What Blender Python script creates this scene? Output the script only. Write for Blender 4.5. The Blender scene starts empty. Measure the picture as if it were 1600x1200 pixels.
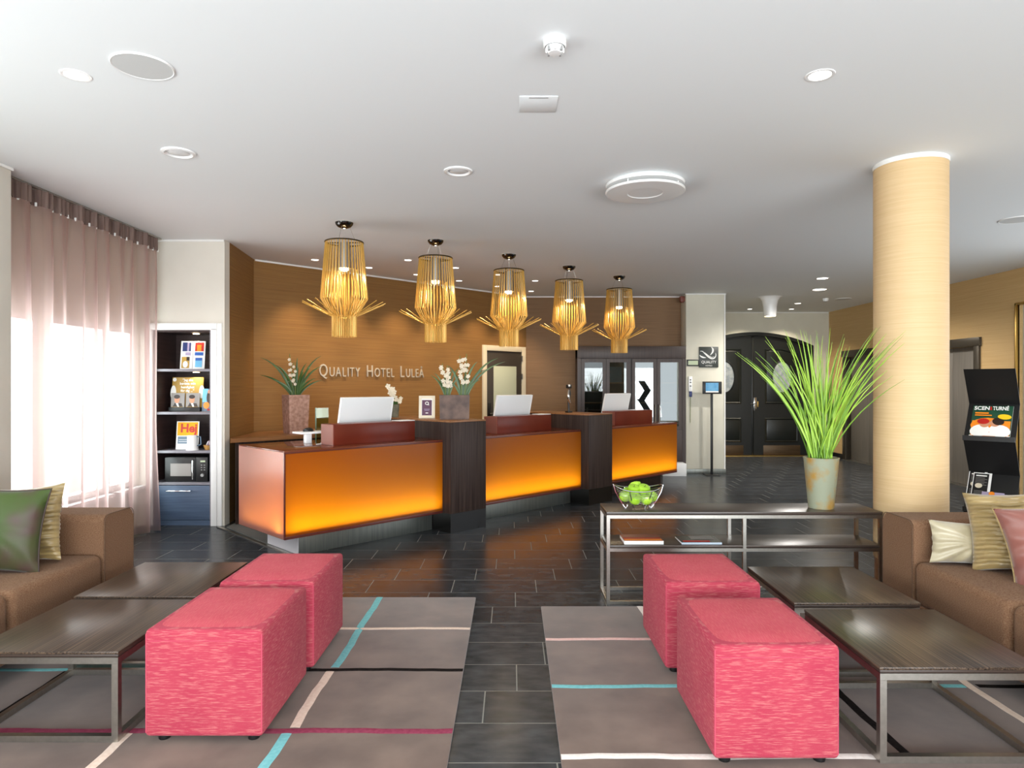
import bpy, bmesh, math, random
from mathutils import Vector, Matrix, Euler
random.seed(7)
R = math.radians
S = bpy.context.scene
COL = S.collection

def lin(h):
    h = h.lstrip('#')
    out = []
    for i in (0, 2, 4):
        c = int(h[i:i+2], 16) / 255
        out.append(c / 12.92 if c <= .04045 else ((c + .055) / 1.055) ** 2.4)
    return (*out, 1)

# ------------------------------------------------------------------ camera, world, daylight, exposure
cam = bpy.data.objects.new('camera', bpy.data.cameras.new('camera'))
COL.objects.link(cam)
cam.location = (0, 0, 1.45)
cam.rotation_euler = (R(90), 0, 0)
cam.data.sensor_width = 36
cam.data.lens = 36 * 1040 / 1600
cam.data.shift_y = 2 / 1600
cam.data.clip_start = .05
S.camera = cam
S.view_settings.view_transform = 'Standard'
S.view_settings.look = 'None'
S.view_settings.gamma = 1
S.view_settings.use_curve_mapping = False
S.view_settings.exposure = 0.0
S.cycles.use_denoising = True
S.cycles.max_bounces = 10
S.cycles.diffuse_bounces = 5
S.cycles.transparent_max_bounces = 16
S.cycles.sample_clamp_indirect = 6
S.cycles.caustics_reflective = False
S.cycles.caustics_refractive = False

W = bpy.data.worlds.new('world'); S.world = W; W.use_nodes = True
wn = W.node_tree
bg = wn.nodes['Background']
bg.inputs[0].default_value = (.87, .94, 1, 1)
bg.inputs[1].default_value = 3.6

def area(name, loc, rot, sx, sy, power, color, parent=None, spread=180):
    d = bpy.data.lights.new(name, 'AREA'); d.shape = 'RECTANGLE'
    d.size = sx; d.size_y = sy; d.energy = power; d.color = color; d.spread = R(spread)
    o = bpy.data.objects.new(name, d); COL.objects.link(o)
    o.location = loc; o.rotation_euler = rot
    if parent: o.parent = parent
    return o
# daylight entering through the glazed front (behind the camera) and the window wall at the side
area('daylight_front', (1.2, -2.85, 1.2), (R(116), 0, 0), 8.5, 2.0, 600, (.92, .965, 1))
area('daylight_side', (-3.70, .9, 1.35), (R(112), 0, R(-90)), 4.2, 2.0, 100, (.94, .97, 1))
area('daylight_curtain', (-4.5, 5.3, 1.35), (R(90), 0, R(-90)), 2.6, 2.2, 170, (.93, .96, 1))

# ------------------------------------------------------------------ materials
def mat(name, c1, c2=None, scale=(1, 1, 1), n=1.0, detail=4, lo=.35, hi=.65, rough=.5, metal=0.0,
        bump=0.0, spec=.5, coat=0.0, rvar=0.0, emit=None, estr=0, world=False, rand=0.0, sheen=0.0):
    m = bpy.data.materials.new(name); m.use_nodes = True
    t = m.node_tree; N = t.nodes; L = t.links
    b = N['Principled BSDF']
    b.inputs['Roughness'].default_value = rough
    b.inputs['Metallic'].default_value = metal
    b.inputs['Specular IOR Level'].default_value = spec
    b.inputs['Coat Weight'].default_value = coat
    b.inputs['Coat Roughness'].default_value = .08
    if sheen:
        b.inputs['Sheen Weight'].default_value = sheen
    c1 = lin(c1) if isinstance(c1, str) else c1
    b.inputs['Base Color'].default_value = c1
    m.diffuse_color = c1
    if emit:
        b.inputs['Emission Color'].default_value = lin(emit) if isinstance(emit, str) else emit
        b.inputs['Emission Strength'].default_value = estr
    if c2 is not None or bump or rvar:
        if world:
            co = N.new('ShaderNodeNewGeometry').outputs['Position']
        else:
            co = N.new('ShaderNodeTexCoord').outputs['Object']
        mp = N.new('ShaderNodeMapping'); mp.inputs['Scale'].default_value = scale
        L.new(co, mp.inputs['Vector'])
        nz = N.new('ShaderNodeTexNoise'); nz.inputs['Scale'].default_value = n; nz.inputs['Detail'].default_value = detail
        L.new(mp.outputs[0], nz.inputs['Vector'])
        if c2 is not None:
            c2 = lin(c2) if isinstance(c2, str) else c2
            rp = N.new('ShaderNodeValToRGB')
            rp.color_ramp.elements[0].position = lo; rp.color_ramp.elements[1].position = hi
            rp.color_ramp.elements[0].color = c1; rp.color_ramp.elements[1].color = c2
            L.new(nz.outputs[0], rp.inputs[0])
            out = rp.outputs[0]
            if rand:
                oi = N.new('ShaderNodeObjectInfo')
                mr = N.new('ShaderNodeMapRange'); mr.inputs[3].default_value = 1 - rand; mr.inputs[4].default_value = 1 + rand
                L.new(oi.outputs['Random'], mr.inputs[0])
                hv = N.new('ShaderNodeHueSaturation')
                L.new(mr.outputs[0], hv.inputs['Value']); L.new(out, hv.inputs['Color'])
                out = hv.outputs[0]
            L.new(out, b.inputs['Base Color'])
        if rvar:
            mr = N.new('ShaderNodeMapRange'); mr.inputs[3].default_value = rough - rvar; mr.inputs[4].default_value = rough + rvar
            L.new(nz.outputs[0], mr.inputs[0]); L.new(mr.outputs[0], b.inputs['Roughness'])
        if bump:
            bp = N.new('ShaderNodeBump'); bp.inputs['Strength'].default_value = bump; bp.inputs['Distance'].default_value = .004
            L.new(nz.outputs[0], bp.inputs['Height']); L.new(bp.outputs[0], b.inputs['Normal'])
    return m

def weave(name, base, fleck, sc=(14, 14, 190), n=1.0, lo=.56, hi=.74, rough=.92, mid=None, sc2=(3, 3, 3), sheen=.05):
    """woven cloth: large soft tone change + stretched light flecks + fine thread relief"""
    m = mat(name, base, mid or base, scale=sc2, n=1.6, rough=rough, spec=.12, sheen=sheen)
    t = m.node_tree; N = t.nodes; L = t.links; b = N['Principled BSDF']
    src = b.inputs['Base Color'].links[0].from_socket if b.inputs['Base Color'].links else None
    co = N.new('ShaderNodeTexCoord').outputs['Object']
    mp = N.new('ShaderNodeMapping'); mp.inputs['Scale'].default_value = sc; L.new(co, mp.inputs['Vector'])
    nz = N.new('ShaderNodeTexNoise'); nz.inputs['Scale'].default_value = n; nz.inputs['Detail'].default_value = 3
    L.new(mp.outputs[0], nz.inputs['Vector'])
    rp = N.new('ShaderNodeValToRGB'); rp.color_ramp.elements[0].position = lo; rp.color_ramp.elements[1].position = hi
    L.new(nz.outputs[0], rp.inputs[0])
    mx = N.new('ShaderNodeMix'); mx.data_type = 'RGBA'
    L.new(rp.outputs[0], mx.inputs[0])
    if src: L.new(src, mx.inputs[6])
    else: mx.inputs[6].default_value = lin(base)
    mx.inputs[7].default_value = lin(fleck)
    L.new(mx.outputs[2], b.inputs['Base Color'])
    n2 = N.new('ShaderNodeTexNoise'); n2.inputs['Scale'].default_value = 420; L.new(co, n2.inputs['Vector'])
    ad = N.new('ShaderNodeMath'); ad.operation = 'ADD'; L.new(nz.outputs[0], ad.inputs[0]); L.new(n2.outputs[0], ad.inputs[1])
    bp = N.new('ShaderNodeBump'); bp.inputs['Strength'].default_value = .45; bp.inputs['Distance'].default_value = .003
    L.new(ad.outputs[0], bp.inputs['Height']); L.new(bp.outputs[0], b.inputs['Normal'])
    return m

def shader_mix(name, build, color=(1, 1, 1, 1)):
    m = bpy.data.materials.new(name); m.use_nodes = True; m.diffuse_color = color
    t = m.node_tree; t.nodes.remove(t.nodes['Principled BSDF'])
    out = t.nodes['Material Output']
    t.links.new(build(t.nodes, t.links), out.inputs['Surface'])
    return m

def mix(N, L, f, a, b):
    m = N.new('ShaderNodeMixShader')
    if isinstance(f, (int, float)): m.inputs[0].default_value = f
    else: L.new(f, m.inputs[0])
    L.new(a, m.inputs[1]); L.new(b, m.inputs[2])
    return m.outputs[0]

def bs(N, kind, color, rough=None):
    n = N.new('ShaderNodeBsdf' + kind); n.inputs['Color'].default_value = color
    if rough is not None: n.inputs['Roughness'].default_value = rough
    return n.outputs[0]

def fres(N, ior=1.45):
    f = N.new('ShaderNodeFresnel'); t = f.id_data
    g = N.new('ShaderNodeNewGeometry'); mr = N.new('ShaderNodeMapRange')
    mr.inputs[3].default_value = ior; mr.inputs[4].default_value = 1 / ior   # same reflectance seen from either face
    t.links.new(g.outputs['Backfacing'], mr.inputs[0]); t.links.new(mr.outputs[0], f.inputs[0])
    return f.outputs[0]

def glass_mat(name, tint=(.93, .97, .95, 1), refl=None):
    return shader_mix(name, lambda N, L: mix(N, L, refl if refl is not None else fres(N), bs(N, 'Transparent', tint), bs(N, 'Glossy', (1, 1, 1, 1), .015)))

M = {}
M['ceiling'] = mat('ceiling_paint', '#ebeeef', rough=.9, spec=.2)
M['white'] = mat('white_paint', '#ebeae6', rough=.45)
M['white_gloss'] = mat('white_lacquer', '#f1f1f0', rough=.25)
M['cream'] = mat('cream_wall_paint', '#dcd8c8', '#d6d2c2', scale=(1, 1, 1), n=3, rough=.75, spec=.25)
M['cream_niche'] = mat('warm_white_wall_paint', '#dbd6cb', '#d6d1c6', n=3, rough=.75, spec=.25)
M['bronze'] = mat('bronze_grasscloth', '#805b33', '#96703f', scale=(1.6, 1.6, 230), n=1, detail=5, lo=.32, hi=.7, rough=.62, bump=.25, spec=.3)
M['bronze_dark'] = mat('brown_grasscloth', '#7d6145', '#937355', scale=(1.6, 1.6, 230), n=1, detail=5, lo=.32, hi=.7, rough=.62, bump=.25, spec=.3)
M['gold'] = mat('gold_grasscloth', '#bf9c68', '#cdad7b', scale=(1.6, 1.6, 230), n=1, detail=5, lo=.32, hi=.7, rough=.6, bump=.2, spec=.3)
M['column'] = mat('pale_gold_grasscloth', '#cfb083', '#d9bc91', scale=(3, 3, 240), n=1, detail=5, lo=.32, hi=.7, rough=.6, bump=.2, spec=.3)
M['slate'] = mat('dark_slate', '#2a2c2f', '#424548', scale=(3, 6, 1), n=2.6, detail=12, lo=.32, hi=.7, rough=.25, rvar=.04, bump=.015, world=True, rand=.16, spec=.13)
M['grout'] = mat('pale_grout', '#7c7b75', rough=.85)
M['staff_floor'] = mat('grey_sheet_floor', '#6c6c69', rough=.25)
M['dark_wood'] = mat('dark_stained_wood', '#2a1f1c', '#40332e', scale=(70, 70, 1.6), n=1, detail=5, rough=.45, rvar=.06, spec=.22)
M['black_plinth'] = mat('black_plinth', '#0d0a09', rough=.22)
M['counter_wood'] = mat('counter_oak', '#9a6c45', '#7f5434', scale=(2, 50, 50), n=1, rough=.3)
M['cabinet_wood'] = mat('dark_cabinet_wood', '#33272495'[:7], '#453733', scale=(80, 80, 1.4), n=1, detail=5, rough=.42)
M['zebrano'] = mat('zebrano_wood', '#231a16', '#665445', scale=(150, .8, 150), n=1, detail=6, lo=.38, hi=.72, rough=.3, rvar=.05, spec=.4)
M['zebrano_x'] = mat('zebrano_wood_long', '#2a211d', '#564940', scale=(.9, 130, 130), n=1, detail=6, lo=.36, hi=.72, rough=.32, rvar=.06, spec=.5)
M['zebrano_edge'] = mat('dark_edge_band', '#2a201b', '#3c2f28', scale=(1, 1, 90), n=1, rough=.4)
M['steel'] = mat('brushed_steel', '#b2aea6', '#bbb7af', scale=(60, 60, 60), n=1, rough=.32, metal=1)
M['steel_plinth'] = mat('steel_plinth', '#6f726f', '#83867f', scale=(200, 3, 3), n=1, rough=.35, metal=.7)
M['dark_chrome'] = mat('dark_chrome', '#5b5b5b', rough=.12, metal=1)
M['chrome'] = mat('chrome', '#d5d5d5', rough=.08, metal=1)
M['pale_steel'] = mat('pale_plinth', '#cfcbd0', rough=.4)
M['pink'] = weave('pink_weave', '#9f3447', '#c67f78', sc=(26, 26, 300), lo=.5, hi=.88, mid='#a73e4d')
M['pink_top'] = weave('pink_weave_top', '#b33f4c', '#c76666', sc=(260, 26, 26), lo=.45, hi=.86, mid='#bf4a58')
M['pink_seam'] = mat('pink_seam', '#b9445a', rough=.9)
M['brown'] = weave('brown_weave', '#66462f', '#8c6e56', sc=(150, 150, 260), lo=.3, hi=.8, mid='#664733')
M['brown_seam'] = mat('brown_seam', '#57402f', rough=.9)
M['black'] = mat('black_plastic', '#101011', rough=.4)
M['black_matte'] = mat('black_board', '#0b0b0c', rough=.55)
M['rug'] = mat('taupe_pile', '#4f3a2f', '#6e584b', n=3.2, detail=12, lo=.33, hi=.69, rough=.98, spec=.05, bump=.5, sheen=.3)
M['st_turq'] = mat('turquoise_pile', '#6fb0b4', '#7fbcbf', n=60, rough=.98, spec=.05)
M['st_cream'] = mat('cream_pile', '#d6bfae', '#dfccbd', n=60, rough=.98, spec=.05)
M['st_pink'] = mat('blush_pile', '#dcb4ae', '#e2c2bb', n=60, rough=.98, spec=.05)
M['st_black'] = mat('black_pile', '#1b1716', '#241f1d', n=60, rough=.98, spec=.05)
M['st_burg'] = mat('burgundy_pile', '#85384e', '#914458', n=60, rough=.98, spec=.05)
M['st_white'] = mat('off_white_pile', '#e4d9d2', '#ece4de', n=60, rough=.98, spec=.05)
M['brass_rod'] = mat('gold_rod', '#cfa04a', rough=.34, metal=.35, spec=.6)
M['dark_ring'] = mat('bronze_ring', '#4a3c26', rough=.4, metal=.8)
M['lamp_bulb'] = mat('lamp_bulb', '#fff4dc', emit='#ffe2ae', estr=14)
M['spot_lens'] = mat('spot_lens', '#ffffff', emit='#fff6ea', estr=5)
M['off_lens'] = mat('frosted_lens', '#dfe0e0', rough=.3)
M['grille'] = mat('speaker_grille', '#c9cac9', rough=.7)
M['frame_cream'] = mat('cream_door_frame', '#d9cfb8', rough=.4)
M['door_grey'] = mat('grey_door', '#39332d', rough=.45)
M['frosted'] = mat('frosted_glass', '#b9c0ab', rough=.35, spec=.5)
M['arch_black'] = mat('black_door_lacquer', '#101312', rough=.32)
M['arch_panel'] = mat('black_panel', '#141816', rough=.3)
M['kick'] = mat('bronze_kick_plate', '#5b4a36', '#4c3d2c', scale=(3, 3, 60), n=1, rough=.4, metal=.6)
M['brass'] = mat('brass', '#c6a15a', rough=.3, metal=1)
M['oval'] = mat('wavy_oval_glass', '#8d98a0', '#b4babd', n=14, rough=.12, bump=.6, spec=.8)
M['lift_steel'] = mat('lift_steel', '#746e66', '#827b72', scale=(120, 120, 2), n=1, rough=.4, metal=.3)
M['lift_frame'] = mat('lift_frame', '#4b443a', rough=.4, metal=.6)
M['blue_drawer'] = mat('blue_grey_laminate', '#46566f', '#55677f', scale=(2, 2, 55), n=1, rough=.42)
M['shelf_grey'] = mat('grey_laminate', '#77747b', '#85828a', scale=(2, 50, 50), n=1, rough=.4)
M['shelf_dark'] = mat('dark_brown_laminate', '#2b1d1c', '#3a2927', scale=(2, 2, 40), n=1, rough=.45)
M['leaf_dark'] = mat('dark_leaf', '#2f4a1d', '#46642b', scale=(8, 8, 8), n=1, rough=.4)
M['grass'] = mat('bright_grass', '#7fae2b', '#a9cc4c', n=4, rough=.45)
M['grass2'] = mat('deep_grass', '#567f22', '#7aa338', n=4, rough=.45)
M['petal'] = mat('white_petal', '#e0d4bd', rough=.6)
M['stalk'] = mat('green_stalk', '#6d7b3c', rough=.6)
M['apple'] = mat('green_apple', '#8fbf2e', '#a5cc3d', n=9, rough=.22, coat=.3)
M['stem'] = mat('brown_stem', '#4c3820', rough=.8)
M['zinc'] = mat('weathered_zinc', '#9ba089', '#b08a45', scale=(5, 5, 5), n=1.7, detail=7, lo=.46, hi=.66, rough=.5, metal=.15, bump=.3)
M['stone'] = mat('pinkish_stone', '#97705f', '#bb9384', n=26, detail=6, rough=.7, bump=.6)
M['stone_glossy'] = mat('hammered_metal_pot', '#48332a', '#6a5144', n=9, detail=3, rough=.45, spec=.3, bump=.7)
M['soil'] = mat('soil', '#2a211a', rough=.95)
M['pot_grey'] = mat('grey_pot', '#5d5a4a', '#74705d', n=20, rough=.7)
M['paper'] = mat('paper', '#f0efec', rough=.7)
M['monitor'] = mat('white_monitor_shell', '#dfe0e0', rough=.4)
M['monitor_edge'] = mat('bright_monitor_edge', '#f6f6f6', rough=.3)
M['groove'] = mat('grey_groove', '#9a9a99', rough=.5)
M['window_white'] = mat('window_frame_white', '#e9e9e7', rough=.4)
M['glass'] = glass_mat('clear_glass')
M['cab_glass'] = glass_mat('cabinet_glass', (.6, .64, .62, 1), .05)
M['cab_mirror'] = glass_mat('reflective_cabinet_glass', (.5, .56, .54, 1), .13)
M['green_glass'] = glass_mat('green_glass', (.62, .74, .5, 1))
M['green_edge'] = mat('green_glass_edge', '#355c35', rough=.2)
M['screen'] = mat('lit_screen', '#5f93b0', '#2f6f9c', n=14, rough=.2, emit='#5a93b5', estr=.55)
M['silk_green'] = mat('green_silk', '#39491a', '#4c3734', scale=(1, 1, 1), n=4, detail=2, lo=.45, hi=.62, rough=.45, spec=.3, bump=.6, sheen=.1)
M['silk_gold'] = mat('gold_pleated_silk', '#7d683c', '#9f8857', scale=(4, 4, 60), n=1, rough=.35, spec=.6, sheen=.4)
M['silk_cream'] = mat('champagne_satin', '#a39779', '#b9ae92', n=7, rough=.33, spec=.6, bump=.4, sheen=.4)
M['silk_pink'] = mat('copper_silk', '#74423a', '#8a5449', n=5, rough=.35, spec=.6, bump=.4, sheen=.4)
M['dark_piping'] = mat('dark_piping', '#3d2f2a', rough=.7)
M['mag_green'] = mat('print_dark_green', '#1d4a35', rough=.4)
M['p_orange'] = mat('print_orange', '#f08a1c', rough=.4)
M['p_amber'] = mat('print_amber', '#eda51e', rough=.5, spec=.2)
M['p_yellow'] = mat('print_yellow', '#f3c41f', rough=.4)
M['p_red'] = mat('print_red', '#b81d17', rough=.5)
M['p_white'] = mat('print_white', '#eeeeea', rough=.4)
M['p_skin'] = mat('print_skin', '#c98d6c', rough=.4)
M['p_hair'] = mat('print_dark', '#2b1c16', rough=.4)
M['p_grey'] = mat('print_grey', '#8f8a86', rough=.4)
M['p_purple'] = mat('print_purple', '#4c1c3f', rough=.4)
M['p_blue'] = mat('print_blue', '#2f5fae', rough=.4)
M['p_sky'] = mat('print_sky_blue', '#6fb6dc', rough=.4)
M['p_navy'] = mat('print_navy', '#24346c', rough=.4)
M['p_gold'] = mat('print_gold', '#b08b3a', rough=.4)
M['p_lilac'] = mat('print_lilac', '#a79bb8', rough=.4)
M['p_pale'] = mat('print_pale_blue', '#b4c2d0', rough=.4)
M['p_slate'] = mat('print_slate', '#5e7488', rough=.4)
M['book_red'] = mat('book_red_cover', '#7d4236', '#a4502f', n=5, rough=.3)
M['book_dark'] = mat('book_dark_cover', '#23241f', '#3c3a30', n=5, rough=.25)
M['lettering'] = mat('brushed_letter', '#c9bfae', rough=.4, metal=.25)
M['wicker'] = mat('wicker', '#b98c4e', '#a67839', scale=(60, 60, 90), n=1, rough=.8)
M['logo_plate'] = mat('dark_sign_plate', '#353a36', rough=.4)
M['pale_green'] = mat('pale_green_panel', '#b7c3a4', rough=.4)
M['street'] = mat('pale_paving', '#b7b3ab', n=3, rough=.9)
M['facade'] = mat('pale_facade', '#d7b79a', rough=.9)
M['red_brown'] = mat('red_brown_plastic', '#7b3f31', rough=.5)

def m_amber(tcol, dcol, w):
    def f(N, L):
        d = mix(N, L, w, bs(N, 'Diffuse', dcol), bs(N, 'Translucent', tcol))
        return mix(N, L, fres(N, 1.42), d, bs(N, 'Glossy', (1, 1, 1, 1), .22))
    return f
M['amber'] = shader_mix('amber_resin', m_amber((1, .38, .004, 1), (.15, .05, .008, 1), .62), (.8, .3, .02, 1))
M['amber_daylit'] = shader_mix('daylit_pink_amber_resin', m_amber((1, .36, .10, 1), (.42, .19, .15, 1), .5), (.6, .3, .25, 1))  # amber resin with pinkish window daylight painted into its colour
M['resin_rim'] = mat('resin_rim', '#5b2a22', rough=.2)
M['resin_top'] = mat('amber_brown_resin_top', '#6a3320', rough=.12, spec=.6)
M['riser'] = mat('red_brown_resin', '#5a1f12', '#6b2716', n=2, rough=.3, spec=.25)
M['light_box'] = mat('light_box_lining', '#8f887c', rough=.8)
def m_sheer(N, L):
    lw = N.new('ShaderNodeLayerWeight'); lw.inputs[0].default_value = .5
    mr = N.new('ShaderNodeMapRange'); mr.inputs[1].default_value = .12; mr.inputs[2].default_value = .75; mr.inputs[3].default_value = .42; mr.inputs[4].default_value = .93
    L.new(lw.outputs['Facing'], mr.inputs[0])
    return mix(N, L, mr.outputs[0], bs(N, 'Transparent', (.97, .93, .93, 1)),
               mix(N, L, .66, bs(N, 'Diffuse', (.36, .25, .235, 1)), bs(N, 'Translucent', (.80, .60, .58, 1))))
M['sheer'] = shader_mix('pink_sheer', m_sheer, (.8, .6, .6, 1))
M['heading'] = mat('curtain_heading', '#5f4a44', '#7b675e', scale=(60, 60, 3), n=1, rough=.9)

# ------------------------------------------------------------------ geometry helpers
class MB:
    def __init__(s): s.bm = bmesh.new()
    def box(s, c, d, bev=0, seg=2, rot=None, skip=None):
        r = bmesh.ops.create_cube(s.bm, size=1)
        vs = r['verts']
        bmesh.ops.scale(s.bm, verts=vs, vec=d)
        if skip:
            ax = 'xyz'.index(skip[1]); sg = 1 if skip[0] == '+' else -1
            fs = [f for f in set(f for v in vs for f in v.link_faces) if all(v.co[ax] * sg > 0 for v in f.verts)]
            bmesh.ops.delete(s.bm, geom=fs, context='FACES_ONLY')
        if bev:
            es = list(set(e for v in vs for e in v.link_edges))
            rb = bmesh.ops.bevel(s.bm, geom=es, offset=bev, segments=seg, profile=.5, affect='EDGES')
            vs = list(set(v for f in rb['faces'] for v in f.verts) | set(v for v in vs if v.is_valid))
        if rot: bmesh.ops.rotate(s.bm, verts=vs, cent=(0, 0, 0), matrix=Euler(rot).to_matrix())
        bmesh.ops.translate(s.bm, verts=vs, vec=c)
        return s
    def lohi(s, lo, hi, bev=0, seg=2, skip=None):
        c = [(a + b) / 2 for a, b in zip(lo, hi)]; d = [b - a for a, b in zip(lo, hi)]
        return s.box(c, d, bev, seg, skip=skip)
    def ring(s, pts):
        return [s.bm.verts.new(p) for p in pts]
    def bridge(s, a, b, closed=True):
        n = len(a)
        for i in range(n if closed else n - 1):
            j = (i + 1) % n
            try: s.bm.faces.new((a[i], a[j], b[j], b[i]))
            except ValueError: pass
    def tube(s, pts, r, seg=8, closed=False, caps=True):
        pts = [Vector(p) for p in pts]; n = len(pts); rings = []
        up = None
        for i, p in enumerate(pts):
            if closed: t = pts[(i + 1) % n] - pts[i - 1]
            else: t = (pts[min(i + 1, n - 1)] - pts[max(i - 1, 0)])
            t.normalize()
            if up is None: up = Vector((0, 0, 1)) if abs(t.z) < .9 else Vector((1, 0, 0))
            a = t.cross(up)
            if a.length < 1e-5: a = t.cross(Vector((0, 1, 0)))
            a.normalize(); b = a.cross(t); up = b
            rr = r[i] if isinstance(r, (list, tuple)) else r
            rings.append(s.ring([p + (a * math.cos(2 * math.pi * k / seg) + b * math.sin(2 * math.pi * k / seg)) * rr for k in range(seg)]))
        for i in range(n - 1): s.bridge(rings[i], rings[i + 1])
        if closed: s.bridge(rings[-1], rings[0])
        elif caps:
            s.bm.faces.new(rings[0][::-1]); s.bm.faces.new(rings[-1])
        return s
    def lathe(s, prof, c=(0, 0, 0), seg=32, sx=1, sy=1):
        rings = []
        for r, z in prof:
            if r < 1e-6: rings.append([s.bm.verts.new((c[0], c[1], c[2] + z))])
            else: rings.append(s.ring([(c[0] + sx * r * math.cos(2 * math.pi * k / seg), c[1] + sy * r * math.sin(2 * math.pi * k / seg), c[2] + z) for k in range(seg)]))
        for a, b in zip(rings, rings[1:]):
            if len(a) == 1 and len(b) == 1: continue
            if len(a) == 1:
                for k in range(seg): s.bm.faces.new((a[0], b[(k + 1) % seg], b[k]))
            elif len(b) == 1:
                for k in range(seg): s.bm.faces.new((a[k], a[(k + 1) % seg], b[0]))
            else: s.bridge(a, b)
        return s
    def prism(s, poly, lo, hi, axis='z'):
        def P(p, h):
            return {'z': (p[0], p[1], h), 'y': (p[0], h, p[1]), 'x': (h, p[0], p[1])}[axis]
        a = s.ring([P(p, lo) for p in poly]); b = s.ring([P(p, hi) for p in poly])
        s.bridge(a, b); s.bm.faces.new(a[::-1]); s.bm.faces.new(b)
        return s
    def grid(s, f, nu, nv):
        g = [[s.bm.verts.new(f(i / nu, j / nv)) for j in range(nv + 1)] for i in range(nu + 1)]
        for i in range(nu):
            for j in range(nv): s.bm.faces.new((g[i][j], g[i + 1][j], g[i + 1][j + 1], g[i][j + 1]))
        return s
    def build(s, name, m, parent=None, loc=(0, 0, 0), rot=(0, 0, 0), smooth=True, ang=38, norm=True, weld=False):
        if weld: bmesh.ops.remove_doubles(s.bm, verts=s.bm.verts, dist=1e-5)
        if norm: bmesh.ops.recalc_face_normals(s.bm, faces=s.bm.faces)
        me = bpy.data.meshes.new(name); s.bm.to_mesh(me); s.bm.free()
        for x in (m if isinstance(m, (list, tuple)) else [m]): me.materials.append(M[x])
        if smooth:
            me.polygons.foreach_set('use_smooth', [True] * len(me.polygons))
            me.set_sharp_from_angle(angle=R(ang))
        return link(name, me, parent, loc, rot)

def link(name, data, parent=None, loc=(0, 0, 0), rot=(0, 0, 0)):
    o = bpy.data.objects.new(name, data); COL.objects.link(o)
    o.location = loc; o.rotation_euler = rot
    if parent: o.parent = parent
    return o
def bx(name, m, parent, lo, hi, bev=0, seg=2, skip=None):
    return MB().lohi(lo, hi, bev, seg, skip).build(name, m, parent)
def tag(o, label, cat, group=None, kind=None):
    o['label'] = label; o['category'] = cat
    if group: o['group'] = group
    if kind: o['kind'] = kind
    return o
def thing(name, label, cat, loc=(0, 0, 0), rz=0, group=None, rot=None):
    o = link(name, None, None, loc, rot or (0, 0, rz))
    o.empty_display_size = .1
    return tag(o, label, cat, group)
def struct(o, label=None, cat=None):
    o['kind'] = 'structure'
    if label: o['label'] = label
    if cat: o['category'] = cat
    return o
def sroot(name, loc=(0, 0, 0), rz=0, label=None, cat=None):
    return struct(link(name, None, None, loc, (0, 0, rz)), label, cat)
def copy_tree(o, parent=None):
    c = o.copy(); COL.objects.link(c)
    if parent: c.parent = parent
    for ch in list(o.children): copy_tree(ch, c)
    return c
def again(o, label, loc, rz=None, group=None):
    c = copy_tree(o); c['label'] = label; c.location = loc
    if rz is not None: c.rotation_euler = (0, 0, rz)
    if group: c['group'] = group
    return c

FC = bpy.data.curves.new('font_tmp', 'FONT')
def text(name, s, size, m, parent, loc, rot=(R(90), 0, 0), depth=.0, align='LEFT', bold=0.0, sx=1.0):
    c = FC.copy(); c.body = s; c.size = size; c.extrude = depth; c.align_x = align; c.resolution_u = 3; c.offset = bold
    t = bpy.data.objects.new('t', c); COL.objects.link(t)
    bpy.context.view_layer.update()
    me = bpy.data.meshes.new_from_object(t.evaluated_get(bpy.context.evaluated_depsgraph_get()))
    bpy.data.objects.remove(t); bpy.data.curves.remove(c)
    w = max((v.co.x for v in me.vertices), default=0)
    me.materials.clear(); me.materials.append(M[m])
    o = link(name, me, parent, loc, rot); o.scale = (sx, 1, 1)
    return o, w * sx

class Print:
    """flat printed picture: layered thin shapes in the local XZ plane, facing -Y"""
    def __init__(s): s.v = []; s.f = []; s.mi = []; s.mats = []; s.k = 0
    def poly(s, pts, m):
        s.k += 1
        if m not in s.mats: s.mats.append(m)
        b = len(s.v); s.v += [(x, -.0006 * s.k, z) for x, z in pts]
        s.f.append(list(range(b, b + len(pts)))); s.mi.append(s.mats.index(m)); return s
    def rect(s, x0, z0, x1, z1, m): return s.poly([(x0, z0), (x1, z0), (x1, z1), (x0, z1)], m)
    def oval(s, cx, cz, rx, rz, m, n=16, a=0):
        ca, sa = math.cos(a), math.sin(a)
        return s.poly([(cx + rx * math.cos(t) * ca - rz * math.sin(t) * sa, cz + rx * math.cos(t) * sa + rz * math.sin(t) * ca) for t in [2 * math.pi * i / n for i in range(n)]], m)
    def build(s, name, parent, loc=(0, 0, 0), rot=(0, 0, 0)):
        me = bpy.data.meshes.new(name); me.from_pydata(s.v, [], s.f)
        for x in s.mats: me.materials.append(M[x])
        me.polygons.foreach_set('material_index', s.mi)
        return link(name, me, parent, loc, rot)

def bez(p0, p1, p2, n=8):
    p0, p1, p2 = Vector(p0), Vector(p1), Vector(p2)
    return [p0 * (1 - t) ** 2 + p1 * 2 * t * (1 - t) + p2 * t * t for t in [i / n for i in range(n + 1)]]
def blade(pts, width, fold=.25):
    """tapered, slightly folded leaf along pts"""
    mb = MB(); n = len(pts); rows = []
    for i, p in enumerate(pts):
        t = (pts[min(i + 1, n - 1)] - pts[max(i - 1, 0)]).normalized()
        a = t.cross(Vector((0, -1, .15)))
        if a.length < 1e-4: a = Vector((1, 0, 0))
        a.normalize(); nrm = a.cross(t)
        u = i / (n - 1)
        w = width * .5 * min(1, .55 + 1.4 * u) * (1 - u ** 2.2) + .0006
        rows.append(mb.ring([p - a * w, p + nrm * w * fold, p + a * w]))
    for a, b in zip(rows, rows[1:]): mb.bridge(a, b, closed=False)
    return mb
def P2(s, n, z=0): return (.70711 * (s + n), .70711 * (s - n), z)
DG = R(45)
CH = 2.95

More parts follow.
